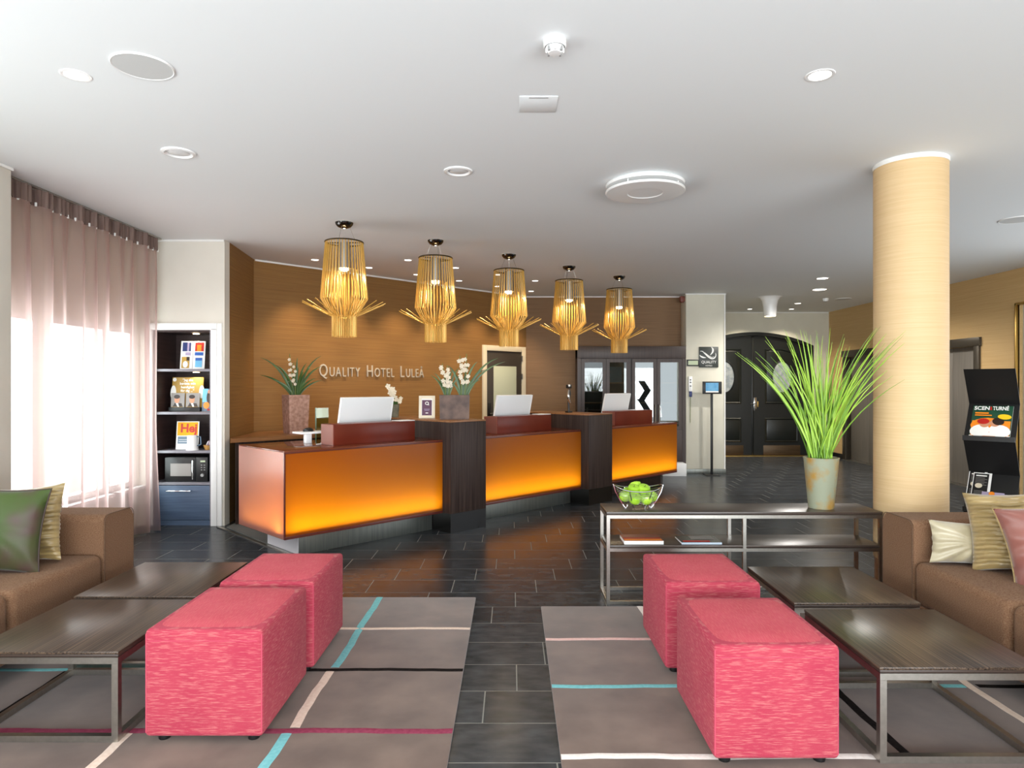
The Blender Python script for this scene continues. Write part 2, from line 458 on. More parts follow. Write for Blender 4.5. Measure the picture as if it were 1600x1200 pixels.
# ------------------------------------------------------------------ the setting
fl = struct(MB().lohi((-4.05, -3.2, -.12), (6.75, 13.95, -.0008)).build('floor', 'grout'), 'dark slate tile floor with pale joints', 'floor')
TW, TD, G = .6, .3, .005
tile_me = None
vis, rest = [], []
RUGS = [(-2.95, 1.55, -.245, 4.5), (.19, 1.55, 3.0, 4.33)]
for k in range(-20, 37):
    y0 = 2.857 + .3 * k
    if y0 > 13.62 or y0 + .3 < -3: continue
    x0 = -.127 + .15 * k
    x0 = x0 - math.floor((x0 + 3.85) / .6) * .6 - .6
    while x0 < 6.5:
        a, b = max(x0, -3.84), min(x0 + .6, 6.49); c, d = max(y0, -2.98), min(y0 + .3, 13.64)
        x0 += .6
        if b - a < .03 or d - c < .03: continue
        cx, cy = (a + b) / 2, (c + d) / 2
        if (cx - cy) / 1.41421 < -7.95 or (cy > 11.4 and cx < 3.3): continue
        full = b - a > .599 and d - c > .299
        seen = any(q > 2.3 and abs(p / q) < .775 and (602 + 1508 / q) < 1215 for p in (a, b) for q in (c, d))
        under = any(a > r0 and b < r2 and c > r1 and d < r3 for r0, r1, r2, r3 in RUGS)
        behind = ((cx - cy) / 1.41421 < -5.4 and (cx + cy) / 1.41421 > 2.9) or (cx < -2.95 and cy > 6.95) or cy > 13.6
        (vis if full and seen and not under and not behind else rest).append((a, b, c, d))
vis.sort(key=lambda t: t[2])
rest += vis[285:]; vis = vis[:285]
for a, b, c, d in vis:
    if tile_me is None:
        o = MB().box((0, 0, -.004), (TW - G, TD - G, .008), .0012, 1).build('tile', 'slate', fl, ((a + b) / 2, (c + d) / 2, 0))
        tile_me = o.data
    else: link('tile', tile_me, fl, ((a + b) / 2, (c + d) / 2, 0))
mb = MB()
for a, b, c, d in rest: mb.lohi((a + G / 2, c + G / 2, -.008), (b - G / 2, d - G / 2, 0))
o = mb.build('distant_tiles', 'slate', fl, smooth=False); o['kind'] = 'stuff'

struct(MB().lohi((-4.05, -3.2, CH), (6.75, 13.95, CH + .15)).build('ceiling', 'ceiling'), 'smooth white painted ceiling', 'ceiling')

def wallbox(name, m, *boxes, label=None):
    mb = MB()
    for lo, hi in boxes: mb.lohi(lo, hi)
    return struct(mb.build(name, m, smooth=False), label, 'wall' if label else None)
# window wall: openings at Y -1.4..3.4 (out of view) and 4.66..5.44 / 5.54..6.85
wallbox('wall_left', 'cream',
        ((-4.05, -3, 0), (-3.85, -1.4, CH)), ((-4.05, -1.4, 0), (-3.85, 3.4, .3)), ((-4.05, -1.4, 2.5), (-3.85, 3.4, CH)),
        ((-4.05, 3.4, 0), (-3.85, 4.66, CH)), ((-4.05, 4.66, 0), (-3.85, 6.85, .42)), ((-4.05, 4.66, 2.03), (-3.85, 6.85, CH)),
        ((-4.05, 5.44, .42), (-3.85, 5.54, 2.03)), ((-4.05, 6.85, 0), (-3.85, 7.4, CH)))
struct(bx('wall_left_pier', 'cream_niche', None, (-3.85, 3.9, 0), (-3.46, 4.6, CH), .004), 'plain off-white wall pier beside the sheer curtain', 'wall')
wallbox('wall_niche', 'cream_niche',
        ((-3.85, 6.87, 0), (-3.70, 6.99, CH)), ((-3.09, 6.87, 0), (-2.967, 6.99, CH)), ((-3.70, 6.87, 2.03), (-3.09, 6.99, CH)),
        label='off-white wall around the built-in shelf niche')
A, B, C = (-2.967, 6.872), (-3.075, 7.925), (.24, 11.24)
struct(MB().prism([(A[0] - .12, 6.995), (A[0] - .012, 6.995), (A[0] - .0, A[1] + .12), B, (B[0] - .15, B[1] + .06)][1:], 0, CH).build('wall_side_return', 'bronze', smooth=False),
       'short bronze grasscloth wall between white wall and reception wall', 'wall')
d = .1061
struct(MB().prism([B, C, (C[0] - d, C[1] + d), (B[0] - d, B[1] + d)], 0, CH).build('wall_reception', 'bronze', smooth=False),
       'long bronze grasscloth wall behind the reception desks', 'wall')
struct(bx('wall_cabinet', 'bronze_dark', None, (C[0], 11.24, 0), (3.49, 11.39, CH)), 'brown grasscloth wall above the dark display cabinet', 'wall')
pil = sroot('wall_pillar', label='square cream pillar carrying the dark square sign', cat='pillar')
bx('shaft', 'cream', pil, (2.85, 10.9, .08), (3.49, 11.24, CH), .004)
bx('base_band', 'steel_plinth', pil, (2.84, 10.89, 0), (3.5, 11.24, .08), .002)
bx('corner_bead', 'white', pil, (3.474, 10.894, .08), (3.494, 10.914, CH))
struct(bx('wall_lobby_side', 'cream', None, (3.34, 11.39, 0), (3.49, 13.65, CH)))
AX, AW, SP, PK = 4.96, 1.22, 2.264, 2.54
RAD = (AW ** 2 + (PK - SP) ** 2) / (2 * (PK - SP))
def arch(x, off=0): return PK - off - RAD + math.sqrt(RAD ** 2 - (x - AX) ** 2)
arcpts = [(AX - AW + 2 * AW * i / 24, arch(AX - AW + 2 * AW * i / 24)) for i in range(25)]
struct(MB().prism([(3.49, 0), (AX - AW, 0)] + arcpts + [(AX + AW, 0), (6.5, 0), (6.5, CH), (3.49, CH)], 13.65, 13.85, 'y').build('wall_back', 'cream', smooth=False),
       'cream wall around the black arched double door', 'wall')
E1, E2 = (11.6, 12.93), (9.34, 10.55)
D5 = (7.55, 8.55)
wallbox('wall_right', 'gold', ((6.5, -3, 0), (6.7, 3.2, CH)), ((6.5, 3.2, 0), (6.7, 7.0, .5)), ((6.5, 3.2, 2.6), (6.7, 7.0, CH)), ((6.5, 7.0, 0), (6.7, D5[0], CH)), ((6.5, D5[0], 2.48), (6.7, D5[1], CH)), ((6.5, D5[1], 0), (6.7, E2[0], CH)),  # out-of-view opening in this wall added to brighten the lobby ceiling
        ((6.5, E2[0], 2.0), (6.7, E2[1], CH)), ((6.5, E2[1], 0), (6.7, E1[0], CH)), ((6.5, E1[0], 2.0), (6.7, E1[1], CH)), ((6.5, E1[1], 0), (6.7, 13.85, CH)),
        label='gold grasscloth wall with the two lift doors')
mb = [((-4.05, -3.2, 0), (6.7, -3, .12)), ((-4.05, -3.2, 2.7), (6.7, -3, CH)), ((-4.05, -3.2, .12), (-3.2, -3, 2.7)), ((6.2, -3.2, .12), (6.7, -3, 2.7))]
for x in (-1.3, .6, 2.5, 4.3): mb.append(((x, -3.2, .12), (x + .08, -3, 2.7)))
wallbox('wall_front', 'cream', *mb)
# trims
def trim(name, m, lo, hi): return struct(bx(name, m, None, lo, hi))
i45 = .70711
def diag_trim(name, m, s0, s1, n0, z0, z1, th):
    return struct(MB().lohi((s0, 0, z0), (s1, th, z1)).build(name, m, None, P2(0, n0), (0, 0, DG)))
diag_trim('trim_1', 'white', 3.44, 8.115, -7.78 + .02, 2.93, 2.949, .02)
trim('trim_2', 'white', (.24, 11.222, 2.93), (2.85, 11.24, 2.949))
trim('trim_3', 'white', (3.5, 13.632, 2.93), (6.48, 13.65, 2.949))
trim('trim_4', 'white', (-3.66, 6.852, 2.93), (-2.967, 6.87, 2.949))
trim('trim_5', 'white', (2.835, 10.882, 2.932), (3.5, 10.9, 2.949))
trim('trim_6', 'white', (-3.46, 3.9, 2.93), (-3.444, 4.6, 2.949))
trim('baseboard_right', 'black_plinth', (6.478, 10.68, 0), (6.5, 11.5, .1))
trim('baseboard_right_far', 'black_plinth', (6.478, 13.05, 0), (6.5, 13.65, .1))
trim('baseboard_right_near', 'black_plinth', (6.478, 8.68, 0), (6.5, 9.2, .1))
trim('baseboard_back', 'black_plinth', (6.22, 13.628, 0), (6.478, 13.65, .1))
diag_trim('baseboard_reception', 'black_plinth', 3.5, 7.05, -7.76, 0, .09, .02)
# staff floor behind the desks, with its metal edge strip
struct(MB().prism([P2(2.70, -5.35)[:2], P2(8.0, -5.35)[:2], P2(8.0, -7.7)[:2], P2(3.6, -7.74)[:2], P2(2.74, -6.85)[:2]], .0005, .006).build('floor_staff_side', 'staff_floor'),
       'smooth grey staff floor behind the desks', 'floor')
struct(MB().lohi((2.67, -6.93 - 0, 0), (2.70, -5.33, .009)).build('trim_7', 'steel'), None)
t7 = bpy.data.objects['trim_7']; t7.rotation_euler = (0, 0, 0)
me = t7.data
for v in me.vertices:
    x, y, z = v.co; v.co = (*P2(x, y)[:2], z)
# niche architrave
nt = sroot('trim_8', label='white frame around the built-in shelf niche', cat='trim')
bx('jamb', 'white_gloss', nt, (-3.10, 6.845, 0), (-3.04, 6.93, 2.03), .003)
bx('jamb', 'white_gloss', nt, (-3.76, 6.845, 0), (-3.70, 6.93, 2.03), .003)
bx('head', 'white_gloss', nt, (-3.76, 6.845, 2.02), (-3.04, 6.93, 2.09), .003)
bx('outer_strip', 'white_gloss', nt, (-3.04, 6.855, 0), (-2.99, 6.87, 2.09), .002)

# windows
def window(name, y0, y1, z0, z1, label):
    w = sroot(name, (-3.93, 0, 0), label=label, cat='window')
    t = .055
    bx('frame_rail', 'window_white', w, (-.05, y0, z0), (.05, y1, z0 + t)); bx('frame_rail', 'window_white', w, (-.05, y0, z1 - t), (.05, y1, z1))
    bx('frame_stile', 'window_white', w, (-.05, y0, z0 + t), (.05, y0 + t, z1 - t)); bx('frame_stile', 'window_white', w, (-.05, y1 - t, z0 + t), (.05, y1, z1 - t))
    bx('pane', 'glass', w, (-.004, y0 + t, z0 + t), (.004, y1 - t, z1 - t))
    bx('sill', 'window_white', w, (.05, y0 - .03, z0 - .03), (.16, y1 + .03, z0))
window('window_1', 4.66, 5.44, .42, 2.03, 'white framed window beside the off-white pier, behind sheer curtain')
window('window_2', 5.54, 6.36, .42, 2.03, 'white framed middle window behind sheer curtain')
window('window_3', 6.36, 6.85, .42, 2.03, 'narrow white framed window next to the shelf niche, behind sheer curtain')
window('window_4', -1.4, 3.4, .3, 2.5, 'wide white framed window along the seating area')
struct(MB().lohi((-40, -40, -.5), (-4.06, 40, -.15)).build('exterior_ground', 'street'))
ex = struct(link('exterior_facade', None))
bx('wall_face', 'facade', ex, (-19, -2, -.15), (-18.5, 16, 7))
for yy in range(0, 14, 3):
    for zz in (.8, 3.8): bx('window_opening', 'p_slate', ex, (-18.5, yy, zz), (-18.46, yy + 1.3, zz + 1.8))

# arched double door
dr = sroot('door_1', label='black arched double door with oval windows and bronze kick plates', cat='door')
mb = MB()
inn = [(AX - AW + .07 + (2 * AW - .14) * i / 24, arch(AX - AW + .07 + (2 * AW - .14) * i / 24, .07)) for i in range(25)]
outp = [(AX - AW, 0)] + arcpts + [(AX + AW, 0)]; innp = [(AX - AW + .07, 0)] + inn + [(AX + AW - .07, 0)]
for y, z in ((13.64, 13.80),):
    a1 = mb.ring([(p[0], y, p[1]) for p in outp]); b1 = mb.ring([(p[0], y, p[1]) for p in innp])
    a2 = mb.ring([(p[0], z, p[1]) for p in outp]); b2 = mb.ring([(p[0], z, p[1]) for p in innp])
    mb.bridge(a1, b1, False); mb.bridge(b1, b2, False); mb.bridge(a1, a2, False); mb.bridge(a2, b2, False)
mb.build('door_frame', 'arch_black', dr)
MB().prism([(AX - AW, 0)] + arcpts + [(AX + AW, 0)], 13.79, 13.82, 'y').build('backing', 'arch_black', dr)  # black sheet added to stop sky light leaking through the door gaps
bx('meeting_stile', 'arch_black', dr, (AX - .03, 13.685, .015), (AX + .012, 13.70, 2.46), .003)
bx('threshold', 'brass', dr, (AX - AW, 13.60, 0), (AX + AW, 13.8, .012))
for sgn in (-1, 1):
    x0, x1 = (AX + .004, AX + AW - .075) if sgn > 0 else (AX - AW + .075, AX - .004)
    poly = [(x0, .015)] + [(x0 + (x1 - x0) * i / 14, arch(x0 + (x1 - x0) * i / 14, .075)) for i in range(15)] + [(x1, .015)]
    lf = MB().prism(poly, 13.70, 13.75, 'y').build('leaf', 'arch_black', dr)
    px0, px1 = AX + sgn * .24, AX + sgn * .93
    if px0 > px1: px0, px1 = px1, px0
    for (z0, z1, top) in ((1.07, 2.2, True), (.28, .78, False)):
        mb = MB()
        def outline(ins):
            a, b = px0 + ins, px1 - ins
            if top: return [(a, z0 + ins), (b, z0 + ins)] + [(b + (a - b) * i / 8, min(z1, arch(b + (a - b) * i / 8, .28)) - ins) for i in range(9)]
            return [(a, z0 + ins), (b, z0 + ins), (b, z1 - ins), (a, z1 - ins)]
        r0, r1, r2, r3 = [mb.ring([(p[0], y, p[1]) for p in outline(i)]) for i, y in ((0, 13.70), (.018, 13.682), (.04, 13.695), (.07, 13.684))]
        mb.bridge(r0, r1); mb.bridge(r1, r2); mb.bridge(r2, r3); mb.bm.faces.new(r3)
        mb.build('panel', 'arch_panel', lf)
    ocx = AX + sgn * .588
    n = 36
    mb = MB(); mb.tube([(ocx + .2 * math.cos(2 * math.pi * i / n), 13.678, 1.62 + .325 * math.sin(2 * math.pi * i / n)) for i in range(n)], .014, 8, closed=True)
    mb.build('oval_rim', 'arch_black', lf)
    mb = MB(); r = mb.ring([(ocx + .195 * math.cos(2 * math.pi * i / n), 13.676, 1.62 + .32 * math.sin(2 * math.pi * i / n)) for i in range(n)]); mb.bm.faces.new(r)
    r2 = mb.ring([(v.co.x, 13.69, v.co.z) for v in r]); mb.bridge(r, r2)
    mb.build('oval_pane', 'oval', lf)
    bx('kick_plate', 'kick', lf, (px0 - .03, 13.69, .02), (px1 + .04, 13.70, .215), .002)
    if sgn > 0:
        h = bx('handle', 'chrome', lf, (AX + .01, 13.688, .93), (AX + .075, 13.70, 1.20), .004)
        MB().tube([(AX + .04, 13.69, 1.07), (AX + .04, 13.64, 1.07), (AX - .08, 13.64, 1.07)], .011, 8).build('lever', 'chrome', h)
        bx('key_cylinder', 'brass', h, (AX + .085, 13.682, 1.0), (AX + .11, 13.70, 1.12), .004)

# office door in the reception wall
of = sroot('door_2', P2(7.107, -7.78), DG, 'grey office door with frosted glass in cream frame', 'door')
bx('frame_stile', 'frame_cream', of, (0, -.03, 0), (.085, .05, 2.09), .004); bx('frame_stile', 'frame_cream', of, (.89, -.03, 0), (.975, .05, 2.09), .004)
bx('frame_head', 'frame_cream', of, (.085, -.03, 2.005), (.89, .05, 2.09), .004)
lf = MB().lohi((.09, -.012, .01), (.885, .02, 2.0), .003).build('leaf', 'door_grey', of)
bx('pane', 'frosted', lf, (.24, -.018, .35), (.76, -.010, 1.76), .002)
h = bx('lock_plate', 'black', lf, (.12, -.024, .95), (.17, -.012, 1.17), .003)
MB().tube([(.145, -.02, 1.0), (.145, -.06, 1.0), (.25, -.06, 1.0)], .01, 8).build('lever', 'chrome', h)
for z in (.25, .9, 1.55, 1.85): bx('hinge', 'steel', of, (.878, -.036, z), (.895, -.012, z + .09), .002)

# lifts and the pale doorway on the gold wall
def lift(name, y0, y1, label):
    l = sroot(name, label=label, cat='lift door')
    bx('frame_jamb', 'lift_frame', l, (6.47, y0 - .11, 0), (6.62, y0, 2.0), .003); bx('frame_jamb', 'lift_frame', l, (6.47, y1, 0), (6.62, y1 + .11, 2.0), .003)
    bx('frame_head', 'lift_frame', l, (6.46, y0 - .13, 2.0), (6.62, y1 + .13, 2.12), .003)
    m_ = (y0 + y1) / 2
    bx('door_panel', 'lift_steel', l, (6.58, y0, .01), (6.61, m_ - .004, 2.0), .002); bx('door_panel', 'lift_steel', l, (6.585, m_ + .004, .01), (6.615, y1, 2.0), .002)
    bx('sill', 'steel', l, (6.46, y0 - .1, 0), (6.62, y1 + .1, .008))
    bx('back_plate', 'black', l, (6.63, y0, 0), (6.69, y1, 2.0))
lift('door_3', E1[0], E1[1], 'lift door nearest the arched black door')
lift('door_4', E2[0], E2[1], 'lift door seen beside the round column')
d5 = sroot('door_5', label='pale doorway with gold edged casing beyond the magazine rack', cat='door')
for y in (D5[0] - .03, D5[1]): bx('casing', 'brass', d5, (6.475, y, 0), (6.52, y + .03, 2.5), .002)
bx('casing_head', 'brass', d5, (6.475, D5[0] - .03, 2.48), (6.52, D5[1] + .03, 2.51), .002)
bx('leaf', 'cream', d5, (6.56, D5[0], .01), (6.6, D5[1], 2.48), .002)

# ------------------------------------------------------------------ round column
t = thing('column', 'round pale gold grasscloth column behind the sofa and console', 'column', (2.693, 4.5, 0))
MB().lathe([(.222, .28), (.222, CH - .03)], seg=64).build('shaft', 'column', t)
MB().lathe([(.214, 0), (.214, .28)], seg=64).build('base_band', 'counter_wood', t)
MB().lathe([(.222, CH - .03), (.226, CH - .03), (.226, CH), (.2, CH)], seg=64).build('ceiling_ring', 'white', t)

# ------------------------------------------------------------------ reception desks
SD = [2.52, 4.64 + .003, 6.81 + .003]; LD = [1.648, 1.685, 1.711]
desk_labels = ['glowing amber reception desk section with its end panel showing, closest to the shelf niche',
               'glowing amber reception desk section between the two dark wood divider blocks',
               'glowing amber reception desk section closest to the dark display cabinet']
for i in range(3):
    s0, Ld = SD[i], LD[i]
    t = thing('reception_desk', desk_labels[i], 'reception desk', P2(s0, -5.139), DG, 'amber reception desk sections')
    e = .012
    z0, z1, dp = .19, .90, .89
    MB().lohi((0, 0, z0 + .0), (Ld, e, z1), skip='+y').build('front_panel', 'amber', t)
    bx('front_unlit_rim', 'resin_rim', t, (.0, -.002, z0 - .002), (Ld, .006, z0 + .022), .001)  # rim strip that also paints the dark band where no backlight passes
    bx('front_top_rim', 'resin_rim', t, (.0, -.002, z1 - .012), (Ld, .006, z1), .001)
    MB().lohi((-.0, e, z0), (e, dp, z1), skip='+x').build('end_panel', 'amber_daylit', t)
    MB().lohi((-.003, -.003, z0), (.009, .009, z1)).build('corner_rim', 'resin_rim', t)
    bx('end_panel_inner', 'light_box', t, (Ld - e, e, z0), (Ld, dp, z1))
    bx('top_panel', 'resin_top', t, (0, 0, z1), (Ld, dp, z1 + .012), .002)
    bx('bottom_panel', 'resin_rim', t, (.004, .004, z0 - .003), (Ld, dp, z0 + .02))
    bx('back_panel', 'light_box', t, (.012, dp - .02, z0), (Ld, dp, z1))
    bx('light_box_liner', 'light_box', t, (.35 if i == 0 else .012, .40, z0 + .02), (Ld - .012, .42, z1 - .005))
    rx = .54 if i == 0 else .43
    bx('riser', 'riser', t, (rx, .16, z1 + .012), (rx + .89, .38, 1.10), .003)
    bx('riser_end', 'amber_daylit', t, (rx - .004, .165, z1 + .014), (rx - .001, .375, 1.098))
    if i < 2:
        bx('plinth', 'steel_plinth', t, (.21 if i == 0 else 0, .167, 0), (Ld, .75, z0 - .003), .001)
        if i == 0: bx('plinth_end', 'pale_steel', t, (.205, .168, .001), (.2095, .75, z0 - .004))
    else: bx('plinth', 'dark_wood', t, (0, .167, 0), (Ld - .17, .75, z0 - .003), .001)
    ar = area('desk_strip_light', (Ld / 2, .10, z0 + .03), (R(180 - 4), 0, 0), Ld - .06, .09, 7.2, (1, .80, .5), t)
    if i == 0:
        area('desk_end_strip_light', (.12, .45, z0 + .03), (R(180), 0, 0), .08, .70, 1.8, (1, .80, .5), t)
for i, (s0, lab) in enumerate(((4.172, 'dark wood divider block carrying the orchids and picture frame'), (6.331, 'dark wood divider block carrying the upright handset'))):
    t = thing('desk_divider', lab, 'counter', P2(s0, -5.02), DG, 'dark wood divider blocks')
    bx('body', 'dark_wood', t, (0, 0, .19), (.47, 1.18, 1.085), .002)
    bx('base', 'black_plinth', t, (.001, .001, 0), (.469, 1.18, .19))
    bx('top', 'counter_wood', t, (-.002, -.002, 1.085), (.472, 1.182, 1.10), .002)
# back counter along the reception wall
t = thing('back_counter', 'wooden counter along the grasscloth wall holding the tall planter', 'counter', P2(0, -6.85), DG)
MB().prism([(2.775, 0), (5.6, 0), (5.6, .90), (3.46, .90), (2.84, .15)], .86, .90).build('worktop', 'counter_wood', t)
MB().prism([(2.86, .06), (5.6, .06), (5.6, .08), (2.86, .08)], .007, .86).build('front_panel', 'dark_wood', t)
bx('support_panel', 'dark_wood', t, (5.56, .08, .007), (5.6, .92, .86))

# ------------------------------------------------------------------ dark display cabinet
t = thing('display_cabinet', 'dark wood display cabinet with four glass doors against brown wall', 'cabinet', (1.07, 10.9, 0))
mb = MB()
for lo, hi in (((0, .02, 0), (.03, .335, 2.09)), ((1.775, .02, 0), (1.778, .335, 2.09)), ((0, .32, 0), (1.778, .335, 2.09)), ((.03, .02, .70), (1.775, .32, .74)), ((.03, .02, 0), (1.775, .32, .05)), ((.86, .03, .74), (.89, .32, 1.9))):
    mb.lohi(lo, hi)
mb.build('carcass', 'cabinet_wood', t)
bx('top_panel', 'cabinet_wood', t, (0, 0, 1.89), (1.778, .32, 2.09), .002)
bx('filler_stile', 'cabinet_wood', t, (0, 0, 0), (.06, .02, 1.888)); bx('filler_stile', 'cabinet_wood', t, (1.72, 0, 0), (1.778, .02, 1.888))
bx('lower_front', 'cabinet_wood', t, (.062, 0, .0), (1.718, .02, .72), .002)
for z in (1.15, 1.48): bx('shelf', 'counter_wood', t, (.03, .06, z), (1.775, .32, z + .018))
xs = [(.065, .47), (.475, .86), (.895, 1.30), (1.305, 1.715)]
for k, (a, b) in enumerate(xs):
    mb = MB(); st = .055
    mb.lohi((a, 0, .725), (a + st, .022, 1.885)); mb.lohi((b - st, 0, .725), (b, .022, 1.885)); mb.lohi((a + st, 0, .725), (b - st, .022, .775)); mb.lohi((a + st, 0, 1.825), (b - st, .022, 1.885))
    dd = mb.build('door', 'cabinet_wood', t)
    bx('pane', 'cab_glass' if k < 2 else 'cab_mirror', dd, (a + st, .009, .775), (b - st, .013, 1.825))
    if k >= 2:
        hx = b - .028 if k == 2 else a + .028
        MB().tube([(hx, 0, .80), (hx, -.03, .80), (hx, -.03, 1.13), (hx, 0, 1.13)], .009, 8).build('handle', 'chrome', dd)
for k, (x, z, w, h, m, lab) in enumerate(((.13, 1.498, .14, .11, 'paper', 'small white box on upper shelf of display cabinet'), (.31, 1.498, .09, .14, 'p_white', 'narrow white carton beside the small box in display cabinet'), (.55, 1.498, .2, .26, 'p_slate', 'blue grey box on upper shelf of display cabinet'))):
    tag(MB().lohi((0, 0, 0), (w, .1, h), .004).build('carton', m, None, (1.07 + x, 11.03, z)), lab, 'box')
tag(MB().lohi((0, 0, 0), (.38, .26, .2), .004).build('storage_box', 'white_gloss', None, (2.40, 10.6, 0)), 'low white box on the floor by the display cabinet', 'box')

# ------------------------------------------------------------------ pendant lamps
def lamp():
    t = thing('pendant_lamp', '', 'pendant lamp', (0, 0, CH), 0, 'gold rod pendant lamps over the reception desks')
    z = lambda v: v - CH
    MB().lathe([(.083, 0), (.078, -.018), (.06, -.038), (.03, -.05), (.0, -.053)], seg=24).build('canopy', 'dark_chrome', t)
    MB().lathe([(.0, -.0545), (.009, -.054), (.010, -.051)], seg=12).build('canopy_glint', 'spot_lens', t)  # small glowing disc painting a highlight on the chrome canopy, not a lamp
    for k in range(3):
        a = 2 * math.pi * k / 3 + .3
        MB().tube([(.05 * math.cos(a), .05 * math.sin(a), -.04), (.11 * math.cos(a), .11 * math.sin(a), z(2.765))], .0016, 5).build('cable', 'steel', t)
    n = 40
    MB().tube([(.172 * math.cos(2 * math.pi * i / n), .172 * math.sin(2 * math.pi * i / n), z(2.768)) for i in range(n)], .007, 6, closed=True).build('top_ring', 'dark_ring', t)
    MB().tube([(.104 * math.cos(2 * math.pi * i / n), .104 * math.sin(2 * math.pi * i / n), z(2.08)) for i in range(n)], .004, 6, closed=True).build('neck_ring', 'brass_rod', t)
    MB().lathe([(.055, z(2.76)), (.06, z(2.53)), (.056, z(2.53)), (.05, z(2.76))], seg=24).build('lamp_housing', 'steel', t)
    MB().tube([(-.172, 0, z(2.766)), (.172, 0, z(2.766))], .005, 6).build('crossbar', 'dark_ring', t)
    MB().lathe([(.0, z(2.50)), (.03, z(2.505)), (.046, z(2.52)), (.046, z(2.53))], seg=20).build('bulb', 'lamp_bulb', t)
    def rods(path, n, ph, r=.0042):
        me = None
        for k in range(n):
            a = 2 * math.pi * (k + ph) / n
            if me is None:
                o = MB().tube([(p, 0, z(q)) for p, q in path], r, 5).build('rod', 'brass_rod', t, rot=(0, 0, a)); me = o.data
            else: link('rod', me, t, (0, 0, 0), (0, 0, a))
    rods([(.168, 2.768), (.212, 2.25), (.109, 2.08), (.109, 1.897)], 40, 0, .0047)
    rods([(.103, 1.900), (.103, 2.08), (.374, 2.212)], 20, .5)
    rods([(.115, 2.52), (.128, 2.32), (.100, 2.09)], 22, .25)
    l = bpy.data.lights.new('lamp_light', 'SPOT'); l.energy = 26; l.color = (1, .82, .55); l.shadow_soft_size = .04; l.spot_size = R(172); l.spot_blend = .25
    link('lamp_light', l, t, (0, 0, z(2.495)))
    return t
L0 = lamp()
ll = ['gold rod pendant lamp closest to the tall planter, first of the five', 'gold rod pendant lamp above the wall lettering, second from the tall planter',
      'middle gold rod pendant lamp of five, in front of the office door', 'gold rod pendant lamp above second dark divider, second from the display cabinet', 'gold rod pendant lamp in front of the dark display cabinet']
for i in range(5):
    x, y, _ = P2(3.25 + 1.07 * i, -5.44)
    if i == 0: L0.location = (x, y, CH); L0['label'] = ll[0]
    else: again(L0, ll[i], (x, y, CH), R(37 * i))

# ------------------------------------------------------------------ ceiling fittings
def spot(x, y, label, r=.05, group=None, energy=0, color=(1, .78, .5), ang=80, blend=.6, lens='spot_lens', tilt=None, proto=[None]):
    t = thing('ceiling_spotlight', label, 'spotlight', (x, y, CH), 0, group)
    MB().lathe([(r * .86, -.002), (r, -.004), (r * 1.12, -.003), (r * 1.16, 0)], seg=28).build('trim_ring', 'white_gloss', t)
    MB().lathe([(0, -.0025), (r * .86, -.0025)], seg=28).build('lens', lens, t)
    if energy:
        l = bpy.data.lights.new('spot_light', 'SPOT'); l.energy = energy; l.color = color; l.spot_size = R(ang); l.spot_blend = blend; l.shadow_soft_size = .03
        o = link('spot_light', l, t, (0, 0, -.012))
        if tilt: o.rotation_euler = tilt
    return t
ord_ = ['first', 'second', 'third', 'fourth', 'fifth', 'sixth']
for i in range(6):
    x, y, _ = P2(3.96 + .752 * i, -7.29)
    spot(x, y, 'small bright spotlight washing the reception wall, %s from the tall planter end' % ord_[i], .048, 'spotlights along the reception wall', 75, (1, .74, .45), 76, .8, tilt=(R(12), 0, DG))
for i in range(4):
    x, y, _ = P2(4.757 + .744 * i, -6.52)
    spot(x, y, 'small bright spotlight of the inner row above the staff side, %s from planter end' % ord_[i], .048, 'spotlights above the staff side', 20, (1, .8, .55), 90, .7)
spot(-2.11, 3.22, 'bright flush spotlight beside the round ceiling speaker plate', .06, None, 25, (1, .93, .84), 110)
spot(1.49, 3.22, 'bright flush spotlight alone above the coffee tables by the column', .06, None, 25, (1, .93, .84), 110)
spot(4.356, 9.34, 'bright round spotlight above lobby, nearest the column top', .085, None, 220, (1, .96, .9), 160)
spot(4.82, 10.43, 'largest bright round spotlight above lobby before the detector', .115, None, 220, (1, .96, .9), 160)
spot(4.52, 12.75, 'small bright spotlight between the flared fitting and pillar', .05, None, 90, (1, .88, .68), 120).location = (4.68, 13.1, CH)
spot(5.24, 12.2, 'small bright spotlight just behind the flared fitting', .06, None, 18, (1, .85, .6), 100)
spot(5.5, 13.1, 'small bright spotlight above the arched door, on the lift side', .05, None, 90, (1, .88, .68), 120)
for x, y, r, lab in ((-2.147, 4.286, .085, 'unlit round recessed ceiling lamp nearest the sheer curtain'), (-.376, 4.657, .083, 'unlit round recessed ceiling lamp above the aisle between the rugs')):
    t = thing('recessed_lamp', lab, 'ceiling lamp', (x, y, CH), 0, 'unlit recessed ceiling lamps')
    MB().lathe([(r * 1.22, 0), (r * 1.2, -.008), (r * 1.0, -.012), (r * .9, -.006), (r * .86, -.001)], seg=32).build('trim_ring', 'white_gloss', t)
    MB().lathe([(0, -.010), (r * .5, -.009), (r * .72, -.004), (r * .74, -.001)], seg=32).build('lens', 'off_lens', t)
for x, y, r, lab in ((-1.734, 3.126, .132, 'large round grey speaker plate flush in the ceiling'), (5.75, 11.55, .13, 'round flush speaker plate in the far lobby ceiling'), (4.57, 6.02, .14, 'round flush speaker plate in the ceiling beyond the column')):
    t = thing('ceiling_speaker', lab, 'speaker', (x, y, CH))
    MB().lathe([(0, -.006), (r * .97, -.006)], seg=40).build('grille', 'grille', t)
    MB().lathe([(r * .97, -.006), (r, -.008), (r * 1.03, -.004), (r * 1.03, 0)], seg=40).build('trim_ring', 'white_gloss', t)
t = thing('smoke_detector', 'white domed smoke detector on the ceiling above the aisle', 'smoke detector', (.186, 2.894, CH))
MB().lathe([(.05, 0), (.05, -.028), (.044, -.032)], seg=28).build('base', 'white_gloss', t)
